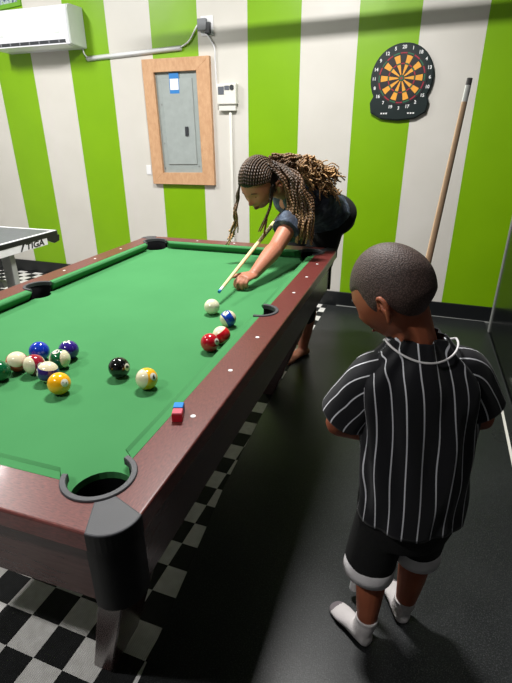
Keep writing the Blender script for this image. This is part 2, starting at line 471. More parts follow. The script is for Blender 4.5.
# cushions
def cushion(p0, p1, inward, back0, back1):
    """p0,p1 nose ends; back0/back1 back line ends; profile nose high, undercut"""
    bm = B(); inw = V((*inward,0))
    def ring(nose, back):
        nz = V((*nose,0)); bk = V((*back,0))
        return [bm.verts.new(bk + V((0,0,-.0005))), bm.verts.new(nz*.55+bk*.45 + V((0,0,-.0015))), bm.verts.new(nz*.93+bk*.07 + V((0,0,-.003))), bm.verts.new(nz + V((0,0,-.008))),
                bm.verts.new(nz - inw*.003 + V((0,0,-.013))), bm.verts.new(nz - inw*.024 + V((0,0,ZC-.001))), bm.verts.new(bk + V((0,0,ZC-.001)))]
    a = ring(p0, back0); b = ring(p1, back1); n = len(a)
    for i in range(n):
        f = bm.faces.new((a[i], a[(i+1)%n], b[(i+1)%n], b[i])); f.smooth = i in (1,2,3)
    bm.faces.new(a); bm.faces.new(list(reversed(b)))
    bmesh.ops.recalc_face_normals(bm, faces=bm.faces); return bm
for sx, sy in mirrors():
    pts = [(0,.088),(0,Lg/2-.068),(Bk,.060),(Bk,Lg/2-.060)]
    q = [mir(p,sx,sy) for p in pts]
    obj('cushion', cushion(q[0],q[1],(-sx,0),q[2],q[3]), M['cloth'], t)
for sy in (1,-1):
    pts = [(-.088,0),(-W+.088,0),(-.060,-Bk),(-W+.060,-Bk)]
    q = [mir(p,1,sy) for p in pts]
    obj('cushion', cushion(q[0],q[1],(0,sy),q[2],q[3]), M['cloth'], t)
# pockets: ring on top + lining wall + cup
def pocket_ring(c, r0, r1, a0, a1, sx, sy, tip=.0):
    bm = B(); n = 26; prof = [(r0,-.012),(r0,.002),((r0*.88+r1*.12),.004),((r0*.12+r1*.88),.004),(r1,.002),(r1,-.012)]
    rings = []
    for i in range(n+1):
        a = R(a0+(a1-a0)*i/n); ring = []
        for r, z in prof:
            x, y = mir((c[0]+r*cos(a), c[1]+r*sin(a)), sx, sy); ring.append(bm.verts.new((x,y,z)))
        rings.append(ring)
    for i in range(n):
        for k in range(len(prof)):
            bm.faces.new((rings[i][k], rings[i][(k+1)%len(prof)], rings[i+1][(k+1)%len(prof)], rings[i+1][k]))
    bm.faces.new(rings[0]); bm.faces.new(list(reversed(rings[-1])))
    bmesh.ops.recalc_face_normals(bm, faces=bm.faces); return bm
def pocket_wall(c, r, a0, a1, sx, sy, z1=-.012):
    bm = B(); n = 26; rings = []
    for i in range(n+1):
        a = R(a0+(a1-a0)*i/n); ring = []
        for rr, z in ((r+.004,z1),(r,z1),(r-.002,-.06),(r-.01,-.13),(r-.005,-.13),(r+.004,-.06)):
            x, y = mir((c[0]+rr*cos(a), c[1]+rr*sin(a)), sx, sy); ring.append(bm.verts.new((x,y,z)))
        rings.append(ring)
    for i in range(n):
        for k in range(6):
            f = bm.faces.new((rings[i][k], rings[i][(k+1)%6], rings[i+1][(k+1)%6], rings[i+1][k])); f.smooth = True
    bm.faces.new(rings[0]); bm.faces.new(list(reversed(rings[-1])))
    # closed lower cup
    for r_a, r_b, z_a, z_b in ((r+.001, r-.006, -.058, -.13),):
        va = [bm.verts.new((*mir((c[0]+r_a*cos(2*pi*k/28), c[1]+r_a*sin(2*pi*k/28)),sx,sy), z_a)) for k in range(28)]
        vb = [bm.verts.new((*mir((c[0]+r_b*cos(2*pi*k/28), c[1]+r_b*sin(2*pi*k/28)),sx,sy), z_b)) for k in range(28)]
        for k in range(28):
            f = bm.faces.new((va[k], va[(k+1)%28], vb[(k+1)%28], vb[k])); f.smooth = True
    # floor of the cup
    vs = [bm.verts.new((*mir((c[0]+(r-.006)*cos(2*pi*k/20), c[1]+(r-.006)*sin(2*pi*k/20)),sx,sy), -.125)) for k in range(20)]
    bm.faces.new(vs)
    bmesh.ops.recalc_face_normals(bm, faces=bm.faces); return bm
for sx, sy in mirrors():
    pk = obj('corner_pocket', pocket_ring(PC, PRi, PR, -163, 73, sx, sy), M['gunmetal'], t)
    obj('pocket_lining', pocket_wall(PC, PRi+.001, -150, 60, sx, sy), M['hole'], pk)
for sx in (1,-1):
    pk = obj('side_pocket', pocket_ring(MC, MRi, MR, -98, 98, sx, 1), M['gunmetal'], t)
    obj('pocket_lining', pocket_wall(MC, MRi+.001, -97, 97, sx, 1), M['hole'], pk)
# corner caps: grey top wedge and black skirt
def cap_outline():
    a = arc(PC, PR, -31, -62, 6)          # along the ring
    rr = .058; cc = (D-rr+.002, -(D-rr+.002))
    o = [(.064,-D-.002)] + arc(cc, rr, -90, 0, 10) + [(D+.002,-.064)]
    return a + o
for sx, sy in mirrors():
    bm = B(); prism(bm, mp(cap_outline(), sx, sy), -.036, .002)
    es = [e for e in bm.edges if all(v.co.z > .002 for v in e.verts)]
    bmesh.ops.bevel(bm, geom=es, offset=.003, segments=2, affect='EDGES', profile=.5)
    bm.normal_update()
    for f in bm.faces: f.material_index = 0 if f.normal.z > .35 else 1
    cp = obj('corner_cap', bm, [M['gunmetal'], M['skirt']], t)
    rr = .055; x1 = .108
    pts = [(.036,-.104)] + [(p[0],p[1]) for p in arc((x1-rr, -(x1-rr)), rr, -90, 0, 10)] + [(x1,-.036),(x1-.02,-.036),(.036,-.084)]
    bm = B(); prism(bm, mp(pts, sx, sy), -.208, -.037)
    obj('corner_skirt', bm, M['skirt'], cp, True, auto=30)
# aprons
X0, X1, Y0, Y1 = -W-.1, .1, -.1, Lg+.1
for nm, lo, hi in (('a',(X1-.02,-.04,-.2),(X1,Lg+.04,-.037)), ('b',(X0,-.04,-.2),(X0+.02,Lg+.04,-.037)), ('c',(-W-.036,Y0,-.2),(.036,Y0+.02,-.037)), ('d',(-W-.036,Y1-.02,-.2),(.036,Y1,-.037))):
    obj('apron', bx(lo, hi, .0015, 1), M['apron'], t)
obj('underframe', bx((X0+.025,Y0+.025,-.16),(X1-.025,Y1-.025,-.135)), M['black'], t)
# bolt in the near rail
def disc(bm, c, nrm, r, h, seg=14, mi=0):
    n = V(nrm).normalized(); a = n.orthogonal().normalized(); b = n.cross(a)
    v0 = [bm.verts.new(V(c)+(a*cos(2*pi*k/seg)+b*sin(2*pi*k/seg))*r) for k in range(seg)]
    v1 = [bm.verts.new(v.co+n*h) for v in v0]
    for k in range(seg):
        f = bm.faces.new((v0[k], v0[(k+1)%seg], v1[(k+1)%seg], v1[k])); f.material_index = mi
    f = bm.faces.new(v1); f.material_index = mi; f = bm.faces.new(list(reversed(v0))); f.material_index = mi
for x in (-.165, -.765):
    bm = B(); disc(bm, (x,-D,-.021),(0,-1,0),.005,.001); obj('bolt', bm, M['black'], t)
# sights
M['sight'] = simple('pearl_sight_inlay', (225,225,225), .3)
dd = .083
spots = [(dd, k*Lg/8) for k in (1,2,3,5,6,7)] + [(-W-dd, k*Lg/8) for k in (1,2,3,5,6,7)] + [(-W+k*W/4, Lg+dd) for k in (1,2,3)] + [(-W+k*W/4, -dd) for k in (1,2,3)]
for x, y in spots:
    bm = B(); disc(bm, (x,y,-.001),(0,0,1),.0062,.0018); obj('sight', bm, M['sight'], t)
# splayed legs with round feet
def leg_bm(sx, sy):
    bm = B()
    top = [(.036,-.086),(.094,-.086),(.094,.07),(.036,.07)]; bot = [(-.20,.075),(-.142,.075),(-.142,.215),(-.20,.215)]
    a = [bm.verts.new((*mir(p,sx,sy), -.15)) for p in top]; b = [bm.verts.new((*mir(p,sx,sy), FL+.016)) for p in bot]
    for i in range(4): bm.faces.new((a[i],a[(i+1)%4],b[(i+1)%4],b[i]))
    bm.faces.new(a); bm.faces.new(b)
    bmesh.ops.recalc_face_normals(bm, faces=bm.faces)
    bmesh.ops.bevel(bm, geom=list(bm.edges), offset=.003, segments=1, affect='EDGES')
    return bm
for sx, sy in mirrors():
    lg = obj('leg', leg_bm(sx, sy), M['apron'], t)
    bm = B(); c = mir((-.170,.145), sx, sy)
    disc(bm, (c[0],c[1],FL+.0055),(0,0,1),.026,.011, 20)
    obj('levelling_foot', bm, M['galv'], lg)

# ------------------------------------------------------------------ balls
BR = .0292
RV = V((cos(R(18.365)), sin(R(18.365)), 0))          # along the photograph's rows, only used to orient numbers
FWv = V((-sin(R(18.365))*cos(R(35)), cos(R(18.365))*cos(R(35)), -sin(R(35)))); UV = RV.cross(FWv)
def ball_mat(name, colr, stripe):
    m, nt, b = nmat(name)
    tc = N(nt, 'ShaderNodeTexCoord'); sp = N(nt, 'ShaderNodeSeparateXYZ'); L(nt, tc.outputs['Object'], sp.inputs[0])
    c = s2l(colr); iv = s2l((226,216,184))
    if stripe: base = mixc(nt, math_(nt, 'GREATER_THAN', math_(nt, 'ABSOLUTE', sp.outputs[2]), BR*.52), c, iv)
    else: base = mixc(nt, 0.0, c, c)
    if colr != (228,222,190):
        r2 = math_(nt, 'SQRT', math_(nt, 'ADD', math_(nt, 'POWER', sp.outputs[1], 2), math_(nt, 'POWER', sp.outputs[2], 2)))
        circ = math_(nt, 'LESS_THAN', r2, BR*.35)
        fr = math_(nt, 'GREATER_THAN', sp.outputs[0], 0)
        base = mixc(nt, math_(nt, 'MULTIPLY', circ, fr), base, s2l((232,228,214)))
    L(nt, base, b.inputs['Base Color']); pset(b, rough=.12, coat=.5, coat_r=.05); return m
M['digit'] = simple('black_number_print', (15,15,15), .3)
def pool_ball(name, loc, colr, stripe, num, P, Nn, label):
    P = (RV*P[0]+UV*P[1]-FWv*P[2]).normalized(); Nv = (RV*Nn[0]+UV*Nn[1]-FWv*Nn[2]); 
    Nv = (Nv - P*Nv.dot(P)).normalized()
    mt = basis(Nv, P.cross(Nv), P)
    bm = B(); ball(bm, (0,0,0), BR, seg=40)
    x, y, zc = loc[0], loc[1], ZC+BR
    o = bpy.data.objects.new(name, bpy.data.meshes.new(name)); bm.to_mesh(o.data); bm.free()
    for p in o.data.polygons: p.use_smooth = True
    o.data.materials.append(ball_mat(label.split(' ball')[0].replace(' ','_')+'_ball_enamel', colr, stripe)); C.objects.link(o)
    o.matrix_world = Matrix.Translation((x,y,zc+ZF)) @ mt
    ORG[o] = V((x,y,zc)); tag(o, label, 'pool ball', 'pool balls on the green cloth')
    if num:
        tb = text_bm(str(num), BR*.52, 0, bold=.0006)
        bmesh.ops.rotate(tb, verts=tb.verts, cent=(0,0,0), matrix=Matrix.Rotation(pi/2,3,'Z'))
        for v in tb.verts:
            p = V((BR, v.co.x, v.co.y)).normalized()*(BR+.0002) if False else V((math.sqrt(max(0,BR*BR-v.co.x**2-v.co.y**2))+.0003, v.co.x, v.co.y))
            v.co = p
        me = bpy.data.meshes.new('number'); tb.to_mesh(me); tb.free(); me.materials.append(M['digit'])
        q = bpy.data.objects.new('number', me); C.objects.link(q); q.parent = o
    return o
BALLS = [
 ((-.525,.2875),(12,92,52),0,6,(0,1,0),(-1,.3,-.2),'dark green solid ball cut by the left edge of the photo'),
 ((-.522,.3485),(214,76,58),1,13,(.35,.30,.85),(-.9,.1,-.3),'orange-red striped ball showing its large white cap, far left on the cloth'),
 ((-.511,.425),(16,50,168),0,2,(0,1,0),(.1,-.9,-.4),'plain blue solid ball at the back of the cluster'),
 ((-.4615,.349),(150,28,48),1,15,(-.5,-.3,.85),(.85,-.15,.3),'maroon striped ball with white cap in the middle of the cluster'),
 ((-.433,.459),(48,28,120),0,4,(.9,.1,0),(-.4,.75,.5),'dark purple solid ball at the right rear of the cluster'),
 ((-.417,.400),(16,92,50),1,14,(.95,.05,.15),(-.2,.62,.7),'green striped ball beside the purple solid ball'),
 ((-.394,.324),(52,30,110),1,12,(.2,.8,.5),(-.8,-.25,.5),'purple striped ball with white top behind the yellow ball'),
 ((-.321,.28),(250,176,20),0,1,(0,1,0),(.75,-.1,.6),'yellow-orange solid ball at the front of the cluster'),
 ((-.224,.406),(12,12,14),0,8,(0,1,0),(.88,-.2,.4),'glossy black ball standing between the cluster and the yellow striped ball'),
 ((-.118,.373),(244,178,30),1,9,(-.6,-.1,.75),(.78,.12,.62),'yellow and white striped ball nearest the right rail chalk'),
 ((-.175,.941),(228,222,190),0,None,(0,1,0),(1,0,0),'plain cream cue ball in front of the cue tip'),
 ((-.073,.845),(24,66,168),1,10,(.75,.5,-.05),(-.25,.5,.8),'blue striped ball below and right of the cue ball'),
 ((-.052,.638),(176,18,36),0,3,(0,1,0),(.5,-.75,.35),'solid red ball nearest the right rail'),
 ((-.040,.703),(200,22,36),1,11,(-.5,.7,.45),(.7,.1,-.5),'red and white striped ball touching the solid red ball'),
]
for loc, c, s, n, P, Nn, lab in BALLS:
    pool_ball('cue_ball' if n is None else 'pool_ball', loc, c, s, n, P, Nn, lab)

# chalk cubes
def chalk(x, y, rot, paper, top, label):
    t = thing('chalk_cube', (x,y,0), label, 'chalk', 'cue chalk cubes on the rail')
    h = .0115; rm = Matrix.Translation((x,y,0)) @ Matrix.Rotation(rot,4,'Z')
    obj('wrapper', xform(bx((-h,-h,0),(h,h,.02),.0008,1), rm), paper, t)
    obj('chalk', xform(bx((-h*.94,-h*.94,.0195),(h*.94,h*.94,.0225),.001,1), rm), top, t)
chalk(.0565,.211,R(18),M['chalk_redpaper'],M['chalk_pink'],'red wrapped chalk cube on the right rail, nearer of the two')
chalk(.0475,.2345,R(18),M['chalk_bluepaper'],M['chalk_blue'],'blue topped chalk cube on the right rail, behind the red one')

# ------------------------------------------------------------------ cues
def cue(name, tip, butt, label, mats, rt=.0062, rb=.0145):
    tip = V(tip); butt = V(butt); d = (butt-tip); Ln = d.length; d.normalize()
    t = thing(name, butt, label, 'pool cue')
    def seg(a, b): 
        bm = B(); n = 8
        pts = [tip+d*(Ln*(a+(b-a)*i/n)) for i in range(n+1)]
        rad = [rt+(rb-rt)*min(1,(a+(b-a)*i/n)*1.05) for i in range(n+1)]
        tube(bm, [tuple(p) for p in pts], rad, 16, 1); return bm
    obj('tip', seg(0,.009), mats[0], t, True, auto=40); obj('ferrule', seg(.009,.03), mats[1], t, True, auto=40)
    obj('shaft', seg(.03,.6), mats[2], t, True, auto=40); obj('butt', seg(.6,.975), M['cue_butt'], t, True, auto=40)
    obj('bumper', seg(.975,1), M['whiteplastic'], t, True, auto=40)
    return t
cue('pool_cue', (.571,.60,.68), (.462,.523,-.755), 'tall tan pool cue held upright in front of the boy', (M['tip'],M['ferrule'],M['cue_shaft']), .0055, .0135)
WT = V((-.195,1.06,.008)); WQ = V((-.209,1.6,.089)); wd = (WQ-WT).normalized()
cue('pool_cue', WT, WT+wd*1.42, 'pale pool cue with blue tip aimed at the cue ball by the leaning woman', (M['bluetip'],M['ferrule'],M['pale_shaft']), .0062, .0145)

# ------------------------------------------------------------------ figures
def sst(a, b, x):
    t = min(1, max(0, (x-a)/(b-a))); return t*t*(3-2*t)
def gs(x, s): return math.exp(-(x/s)**2)
def head_pt(d, child=False):
    x, y, z = d.x*.70, d.y*.88, d.z
    if y < 0 : y *= 1.04 + (.06 if child else 0)*gs(z-.2,.5)
    tt = sst(-.1, -1, z)
    x *= 1-(.34 if child else .40)*tt
    if y < 0: y *= 1-.62*sst(-.25,-.95,z)
    else: y += .06*tt
    ay = abs(x)
    if d.y > 0:
        fy = sst(0,.35,d.y)
        y += fy*(.20*gs(x,.095)*gs(z+.30,.12) + .07*gs(x,.07)*gs(z+.12,.16) + .03*gs(ay-.09,.06)*gs(z+.34,.06))
        y += fy*.035*gs(z-.10,.09)*gs(x,.45)
        y -= fy*.075*gs(ay-.27,.12)*gs(z+.04,.085)
        y += fy*(.055 if child else .035)*gs(ay-.34,.17)*gs(z+.38,.18)
        y += fy*(.075*gs(x,.17)*gs(z+.56,.045) + .07*gs(x,.15)*gs(z+.68,.05) - .03*gs(x,.2)*gs(z+.62,.025))
        y += fy*.07*gs(x,.17)*gs(z+.90,.12)
        y -= fy*.03*gs(ay-.25,.1)*gs(z+.7,.15)
    return V((x,y,z))
def head_bm(bm, mtx, child):
    r = bmesh.ops.create_icosphere(bm, subdivisions=5, radius=1)
    for v in r['verts']: v.co = mtx @ head_pt(v.co.normalized(), child)
    for s in (-1,1):                                # ears
        c = [(s*.68,-.10,-.18),(s*.79,-.16,-.06),(s*.85,-.28,-.07),(s*.85,-.34,-.23),(s*.80,-.28,-.41),(s*.72,-.18,-.55),(s*.62,-.10,-.58)]
        sc_ = mtx.to_scale()[0]
        tube(bm, [tuple(mtx @ V(p)) for p in c], [x*sc_ for x in (.045,.045,.05,.05,.05,.055,.05)], 10, 4)
        tube(bm, [tuple(mtx @ V(p)) for p in ((s*.66,-.16,-.12),(s*.74,-.21,-.28),(s*.64,-.16,-.48))], [x*sc_ for x in (.06,.10,.07)], 10, 4, ratio=.45)
        tube(bm, [tuple(mtx @ V(p)) for p in ((s*.66,-.06,-.16),(s*.69,-.07,-.24),(s*.66,-.06,-.32))], [x*sc_ for x in (.035,.05,.035)], 8, 3)
def limb(bm, pts, rad, ratio=1.0, hint=None, seg=16, sub=5):
    tube(bm, [tuple(p) for p in pts], rad, seg, sub, True, ratio, hint)
    ball(bm, pts[0], rad[0]*.98, seg=12); ball(bm, pts[-1], rad[-1]*.98, seg=12)
def hand(bm, wrist, fdir, back, ln, side, curls=(20,25,25), spread=10, thumb_curl=15, fr=None):
    """wrist point, finger direction, back-of-hand normal, hand length, side=+1 thumb on the right when seen from the back"""
    f = V(fdir).normalized(); b = V(back).normalized(); b = (b-f*b.dot(f)).normalized(); sd = f.cross(b)*side
    w = V(wrist); pl = ln*.52; fr = fr or ln*.047
    tube(bm, [tuple(w-f*ln*.05), tuple(w+f*pl*.3), tuple(w+f*pl*.8), tuple(w+f*pl*1.02)], [ln*.15,ln*.185,ln*.215,ln*.19], 16, 4, True, .42, tuple(b))
    tips = []
    for i, (off, lf) in enumerate(((.72,.40),(.25,.46),(-.22,.43),(-.66,.34))):
        base = w + f*pl*(.96-abs(off-.1)*.10) + sd*off*ln*.19
        a = R(spread*off); dr = (f*cos(a)+sd*sin(a)).normalized()
        pts = [base - dr*ln*.12, base]; ang = 0; p = base; ax = sd
        for k, fl in enumerate((.45,.31,.24)):
            ang += R(curls[k]*(1+.12*i)); dd_ = (dr*cos(ang) - b*sin(ang)).normalized()
            p = p + dd_*ln*lf*fl; pts.append(p.copy())
        tube(bm, [tuple(q) for q in pts], [fr*1.1,fr*1.12,fr*1.05,fr*.98,fr*.80], 10, 3)
        ball(bm, pts[-1], fr*.8, seg=8); tips.append((pts[-1], (pts[-1]-pts[-2]).normalized()))
    # thumb leaves the side of the palm near its base
    tb = w + f*pl*.22 + sd*ln*.14 - b*ln*.02
    d1 = (f*.62+sd*.75-b*.15).normalized(); d2 = (f*.85+sd*.35-b*sin(R(thumb_curl))*1.2).normalized()
    p1 = tb+d1*ln*.20; p2 = p1+d2*ln*.16; p3 = p2+(d2-b*.2).normalized()*ln*.11
    tube(bm, [tuple(q) for q in (tb-d1*ln*.05, tb, p1, p2, p3)], [fr*1.5,fr*1.6,fr*1.25,fr*1.12,fr*.85], 10, 3); ball(bm, p3, fr*.85, seg=8)
    return tips
def loft(bm, rings, seg=48, yaw=0, uvl=None, nst=24, aref=None, fold=0, thick=0, seed=0, sub=4, power=2.0):
    """rings (cx,cy,z,a,b): a sideways, b front-back. stripes u from angle"""
    rr = crom(rings, sub) if sub > 1 else rings
    X = V((cos(yaw), sin(yaw), 0)); Y = V((-sin(yaw), cos(yaw), 0)); out = []; U = []
    for i, (cx,cy,z,a,b) in enumerate(rr):
        row = []; ur = []
        for k in range(seg):
            th = 2*pi*k/seg; cx_, sy_ = cos(th), sin(th)
            ex = 2/power
            px = math.copysign(abs(cx_)**ex, cx_)*a; py = math.copysign(abs(sy_)**ex, sy_)*b
            p = V((cx,cy,z)) + X*px + Y*py
            if fold:
                w = noise.noise(V((cx_*3+seed, sy_*3, z*5+seed)))*fold + noise.noise(V((th*2.2+seed, z*9, 3.1)))*fold*.5
                p += (X*cx_ + Y*sy_)*w
            row.append(bm.verts.new(p))
            if aref and a < aref: 
                q = max(-1, min(1, px/aref)); th2 = math.acos(q); th2 = th2 if sy_ >= 0 else 2*pi-th2
            else: th2 = th
            if k == 0 and aref and a < aref: th2 = math.acos(max(-1,min(1,px/aref)))
            ur.append(th2)
        out.append(row); U.append(ur)
    for i in range(len(out)-1):
        for k in range(seg):
            k2 = (k+1) % seg
            f = bm.faces.new((out[i][k], out[i][k2], out[i+1][k2], out[i+1][k])); f.smooth = True
            if uvl is not None:
                us = [U[i][k], U[i][k2], U[i+1][k2], U[i+1][k]]
                m = us[0]
                us = [u + 2*pi if u < m-pi else (u-2*pi if u > m+pi else u) for u in us]
                for lp, u, ii in zip(f.loops, us, (i,i,i+1,i+1)): lp[uvl].uv = (u/(2*pi)*nst, rr[ii][2])
    return out
def solidify(o, th):
    m = o.modifiers.new('cloth_thickness', 'SOLIDIFY'); m.thickness = th; m.offset = -1; return m

# ---- boy
YB = R(20.5); Rb = V((cos(YB), sin(YB), 0)); Fb = V((-sin(YB), cos(YB), 0))
hf = V((-.88,.475,0)).normalized(); hp = R(33)
fwd = hf*cos(hp) - V((0,0,1))*sin(hp); rt = fwd.cross(V((0,0,1))).normalized(); up = rt.cross(fwd)
HS = .100
HC = V((.472,.425,.272))
Hm = basis(rt, fwd, up, HC) @ Matrix.Scale(HS, 4)
bm = B()
head_bm(bm, Hm, True)
neck0 = V((.543,.432,.12))
limb(bm, [neck0, V((.530,.428,.17)), V((.505,.430,.235))], [.052,.047,.048])
P = V((.575,.45,-.27))
# torso
loft(bm, [(.576,.452,-.37,.05,.05),(.575,.45,-.34,.105,.08),(.573,.447,-.27,.112,.088),(.57,.44,-.16,.100,.078),(.563,.434,-.03,.112,.076),(.553,.430,.06,.118,.068),(.548,.43,.11,.085,.055),(.543,.43,.14,.045,.045)], 32, YB)
bm.verts.ensure_lookup_table()
# close the torso ends
ends = [e for e in bm.edges if e.is_boundary]
bmesh.ops.holes_fill(bm, edges=ends, sides=0)
shL, shR = V((.452,.398,.075)), V((.652,.468,.085))
elL, elR = V((.378,.435,-.085)), V((.715,.515,-.055))
wrL, wrR = V((.462,.525,-.165)), V((.575,.600,-.075))
for s, e, w in ((shL,elL,wrL),(shR,elR,wrR)):
    limb(bm, [s, s.lerp(e,.5), e, e.lerp(w,.35), w], [.034,.033,.028,.029,.021])
cue_d = (V((.571,.60,.68))-V((.462,.523,-.755))).normalized()
def on_cue(z): return V((.462,.523,-.755)) + cue_d*((z+.755)/cue_d.z)
# hands closed around the cue
hL = on_cue(-.175); hR = on_cue(-.06)
hand(bm, wrL, (hL-wrL)+V((.02,.01,0)), V((-.3,.9,.1)), .125, -1, (55,75,50), 4, 45, .0062)
hand(bm, wrR, (hR-wrR)+V((-.02,0,0)), V((.1,.95,.1)), .125, 1, (55,75,50), 4, 45, .0062)
hipL, hipR = P - Rb*.055 - V((0,0,.04)), P + Rb*.055 - V((0,0,.04))
knL, anL = V((.503,.450,-.505)), V((.513,.403,-.735))
knR, anR = V((.622,.520,-.50)), V((.617,.500,-.735))
for h_, k_, a_ in ((hipL,knL,anL),(hipR,knR,anR)):
    limb(bm, [h_, h_.lerp(k_,.5), k_, k_.lerp(a_,.35)+V((.004,-.006,0)), a_], [.066,.058,.042,.043,.027])
body = remeshed(bm, .0032, 3)
boy = obj('person', body, M['skin_boy'], None, True, origin=(.57,.45,FL))
tag(boy, 'small boy in black pinstripe jersey and white socks standing beside the pool table', 'person')
# hair: cap following the skull
def hair_cap(name, Hm, child, mat, parent, off, line):
    bm = B(); r = bmesh.ops.create_icosphere(bm, subdivisions=6, radius=1)
    for v in r['verts']:
        d = v.co.normalized(); p = head_pt(d, child); q = line(p)
        k = sst(-.03, .05, q)
        v.co = Hm @ (p*(1 + (off+.006)*k - .006 + (.002*noise.noise(p*30) if k > .5 else 0))); v.tag = q < -.035
    bmesh.ops.delete(bm, geom=[v for v in bm.verts if v.tag], context='VERTS')
    return obj(name, bm, mat, parent, True)
def boy_line(p):     # >0 where hair grows (head units, +y face)
    l = .30 if p.y > .35 else (.30-.62*sst(.35,.05,p.y) if p.y > .05 else -.32 - .38*sst(.05,-.55,p.y))
    if p.y > .35: l = .30+.04*p.y
    ear = gs(p.y+.16,.16)*gs(abs(p.x)-.66,.25)*.30
    return p.z - (l + ear)
hair_cap('hair', Hm, True, M['buzz'], boy, .035, boy_line)
def eye_set(Hm, parent, child, closed=.5):
    s = Hm.to_scale()[0]
    for sg in (-1,1):
        c = Hm @ V((sg*.255,.635 if child else .63,-.05))
        bm = B(); ball(bm, c, s*.115, seg=16); e = obj('eye', bm, M['eye'], parent, True)
        bm = B(); ball(bm, Hm @ V((sg*.25,.735 if child else .73,-.085)), s*.045, seg=12); obj('iris', bm, M['iris'], e, True)
        bm = B()
        pts = [Hm @ V((sg*x,y,z)) for x,y,z in ((.10,.84,.10),(.24,.83,.145),(.40,.74,.09))]
        tube(bm, [tuple(p) for p in pts], [s*.022,s*.032,s*.014], 8, 4, True, .6); obj('eyebrow', bm, M['brow'], parent, True)
    bm = B(); 
    for z, w in ((-.575,.18),(-.665,.15)):
        pts = [Hm @ V((x, (.80 if child else .81)-abs(x)*.5, z)) for x in (-w,-w*.5,0,w*.5,w)]
        tube(bm, [tuple(p) for p in pts], [s*.012,s*.034,s*.04,s*.034,s*.012], 8, 4)
    obj('lips', bm, M['lip'], parent, True)
eye_set(Hm, boy, True)
# jersey
bm = B(); uvl = bm.loops.layers.uv.new('UVMap')
loft(bm, [(.580,.448,-.315,.138,.116),(.578,.448,-.24,.136,.112),(.573,.444,-.15,.133,.104),(.566,.436,-.04,.136,.098),(.558,.430,.04,.139,.092),(.552,.428,.085,.136,.086),(.547,.427,.117,.116,.076),(.544,.426,.150,.080,.063),(.541,.425,.182,.055,.053)],
     96, YB, uvl, 25, .141, .014, seed=3, sub=5)
j = obj('jersey', bm, M['jersey'], boy, True); solidify(j, .002)
def sleeve(sh, el, tip, flare, hint, nst):
    bm = B(); uvl = bm.loops.layers.uv.new('UVMap')
    d = (el-sh).normalized()
    nk_ = V((.545,.43,.095)); tube(bm, [tuple(sh.lerp(nk_,.45)), tuple(sh.lerp(nk_,.12)), tuple(sh.lerp(tip,.5)), tuple(tip)], [.050,.056,.056,flare], 40, 8, False, 1.08, hint, 0, uvl, None, None, (nst,1))
    for v in bm.verts:
        v.co += V((1,1,0))*noise.noise(v.co*14)*.006
    o = obj('sleeve', bm, M['jersey'], boy, True); solidify(o, .002); return o
sleeve(shL, elL, V((.400,.428,-.048)), .060, (0,0,1), 11)
sleeve(shR, elR, V((.697,.497,-.010)), .056, (0,0,1), 11)
# white neck piping: a collar line dipping at the back
bm = B(); pts = []
for k in range(33):
    th = 2*pi*k/32
    back = max(0, -sin(th)); 
    a, b_ = .078+.002*back, .062+.009*back
    z = .158 - .012*back**1.5 + .012*abs(cos(th))**2 - .03*max(0, sin(th))
    c = V((.545,.427,0)) + Rb*(cos(th)*a) + Fb*(sin(th)*b_)
    pts.append((c.x, c.y, z))
tube(bm, pts, .0024, 8, 2, False); obj('neck_piping', bm, M['whitefab'], boy, True)
# shorts
bm = B()
def seg_tube(bm, a, b, r0, r1, n=6):
    tube(bm, [tuple(a.lerp(b,i/n)) for i in range(n+1)], [r0+(r1-r0)*i/n for i in range(n+1)], 28, 1, True, 1.0)
cuL, cuR = V((.499,.430,-.545)), V((.626,.508,-.525))
loft(bm, [(.576,.45,-.40,.110,.088),(.576,.45,-.33,.130,.103),(.574,.448,-.24,.126,.100),(.572,.445,-.2,.11,.09)], 32, YB)
bmesh.ops.holes_fill(bm, edges=[e for e in bm.edges if e.is_boundary], sides=0)
seg_tube(bm, hipL-V((0,0,.0)), cuL+V((0,0,.035)), .070, .070); seg_tube(bm, hipR, cuR+V((0,0,.035)), .070, .063)
obj('shorts', remeshed(bm, .006, 4), M['cloth_black'], boy, True)
for c_, k_, r0 in ((cuL,knL,.070),(cuR,knR,.063)):
    bm = B(); dn = (c_-(c_+V((0,0,.05))+ (hipL-cuL).normalized()*.0)).normalized()
    ax = ((hipL if c_ is cuL else hipR)-c_).normalized()
    pts = [c_+ax*.048, c_+ax*.045, c_+ax*.02, c_+ax*.001, c_, c_+ax*.003]
    tube(bm, [tuple(p) for p in pts], [r0-.002,r0,r0+.002,r0+.003,r0-.001,r0-.004], 32, 1, False)
    for v in bm.verts: v.co += noise.noise_vector(v.co*12)*.004
    o = obj('cuff', bm, M['whitefab'], boy, True)
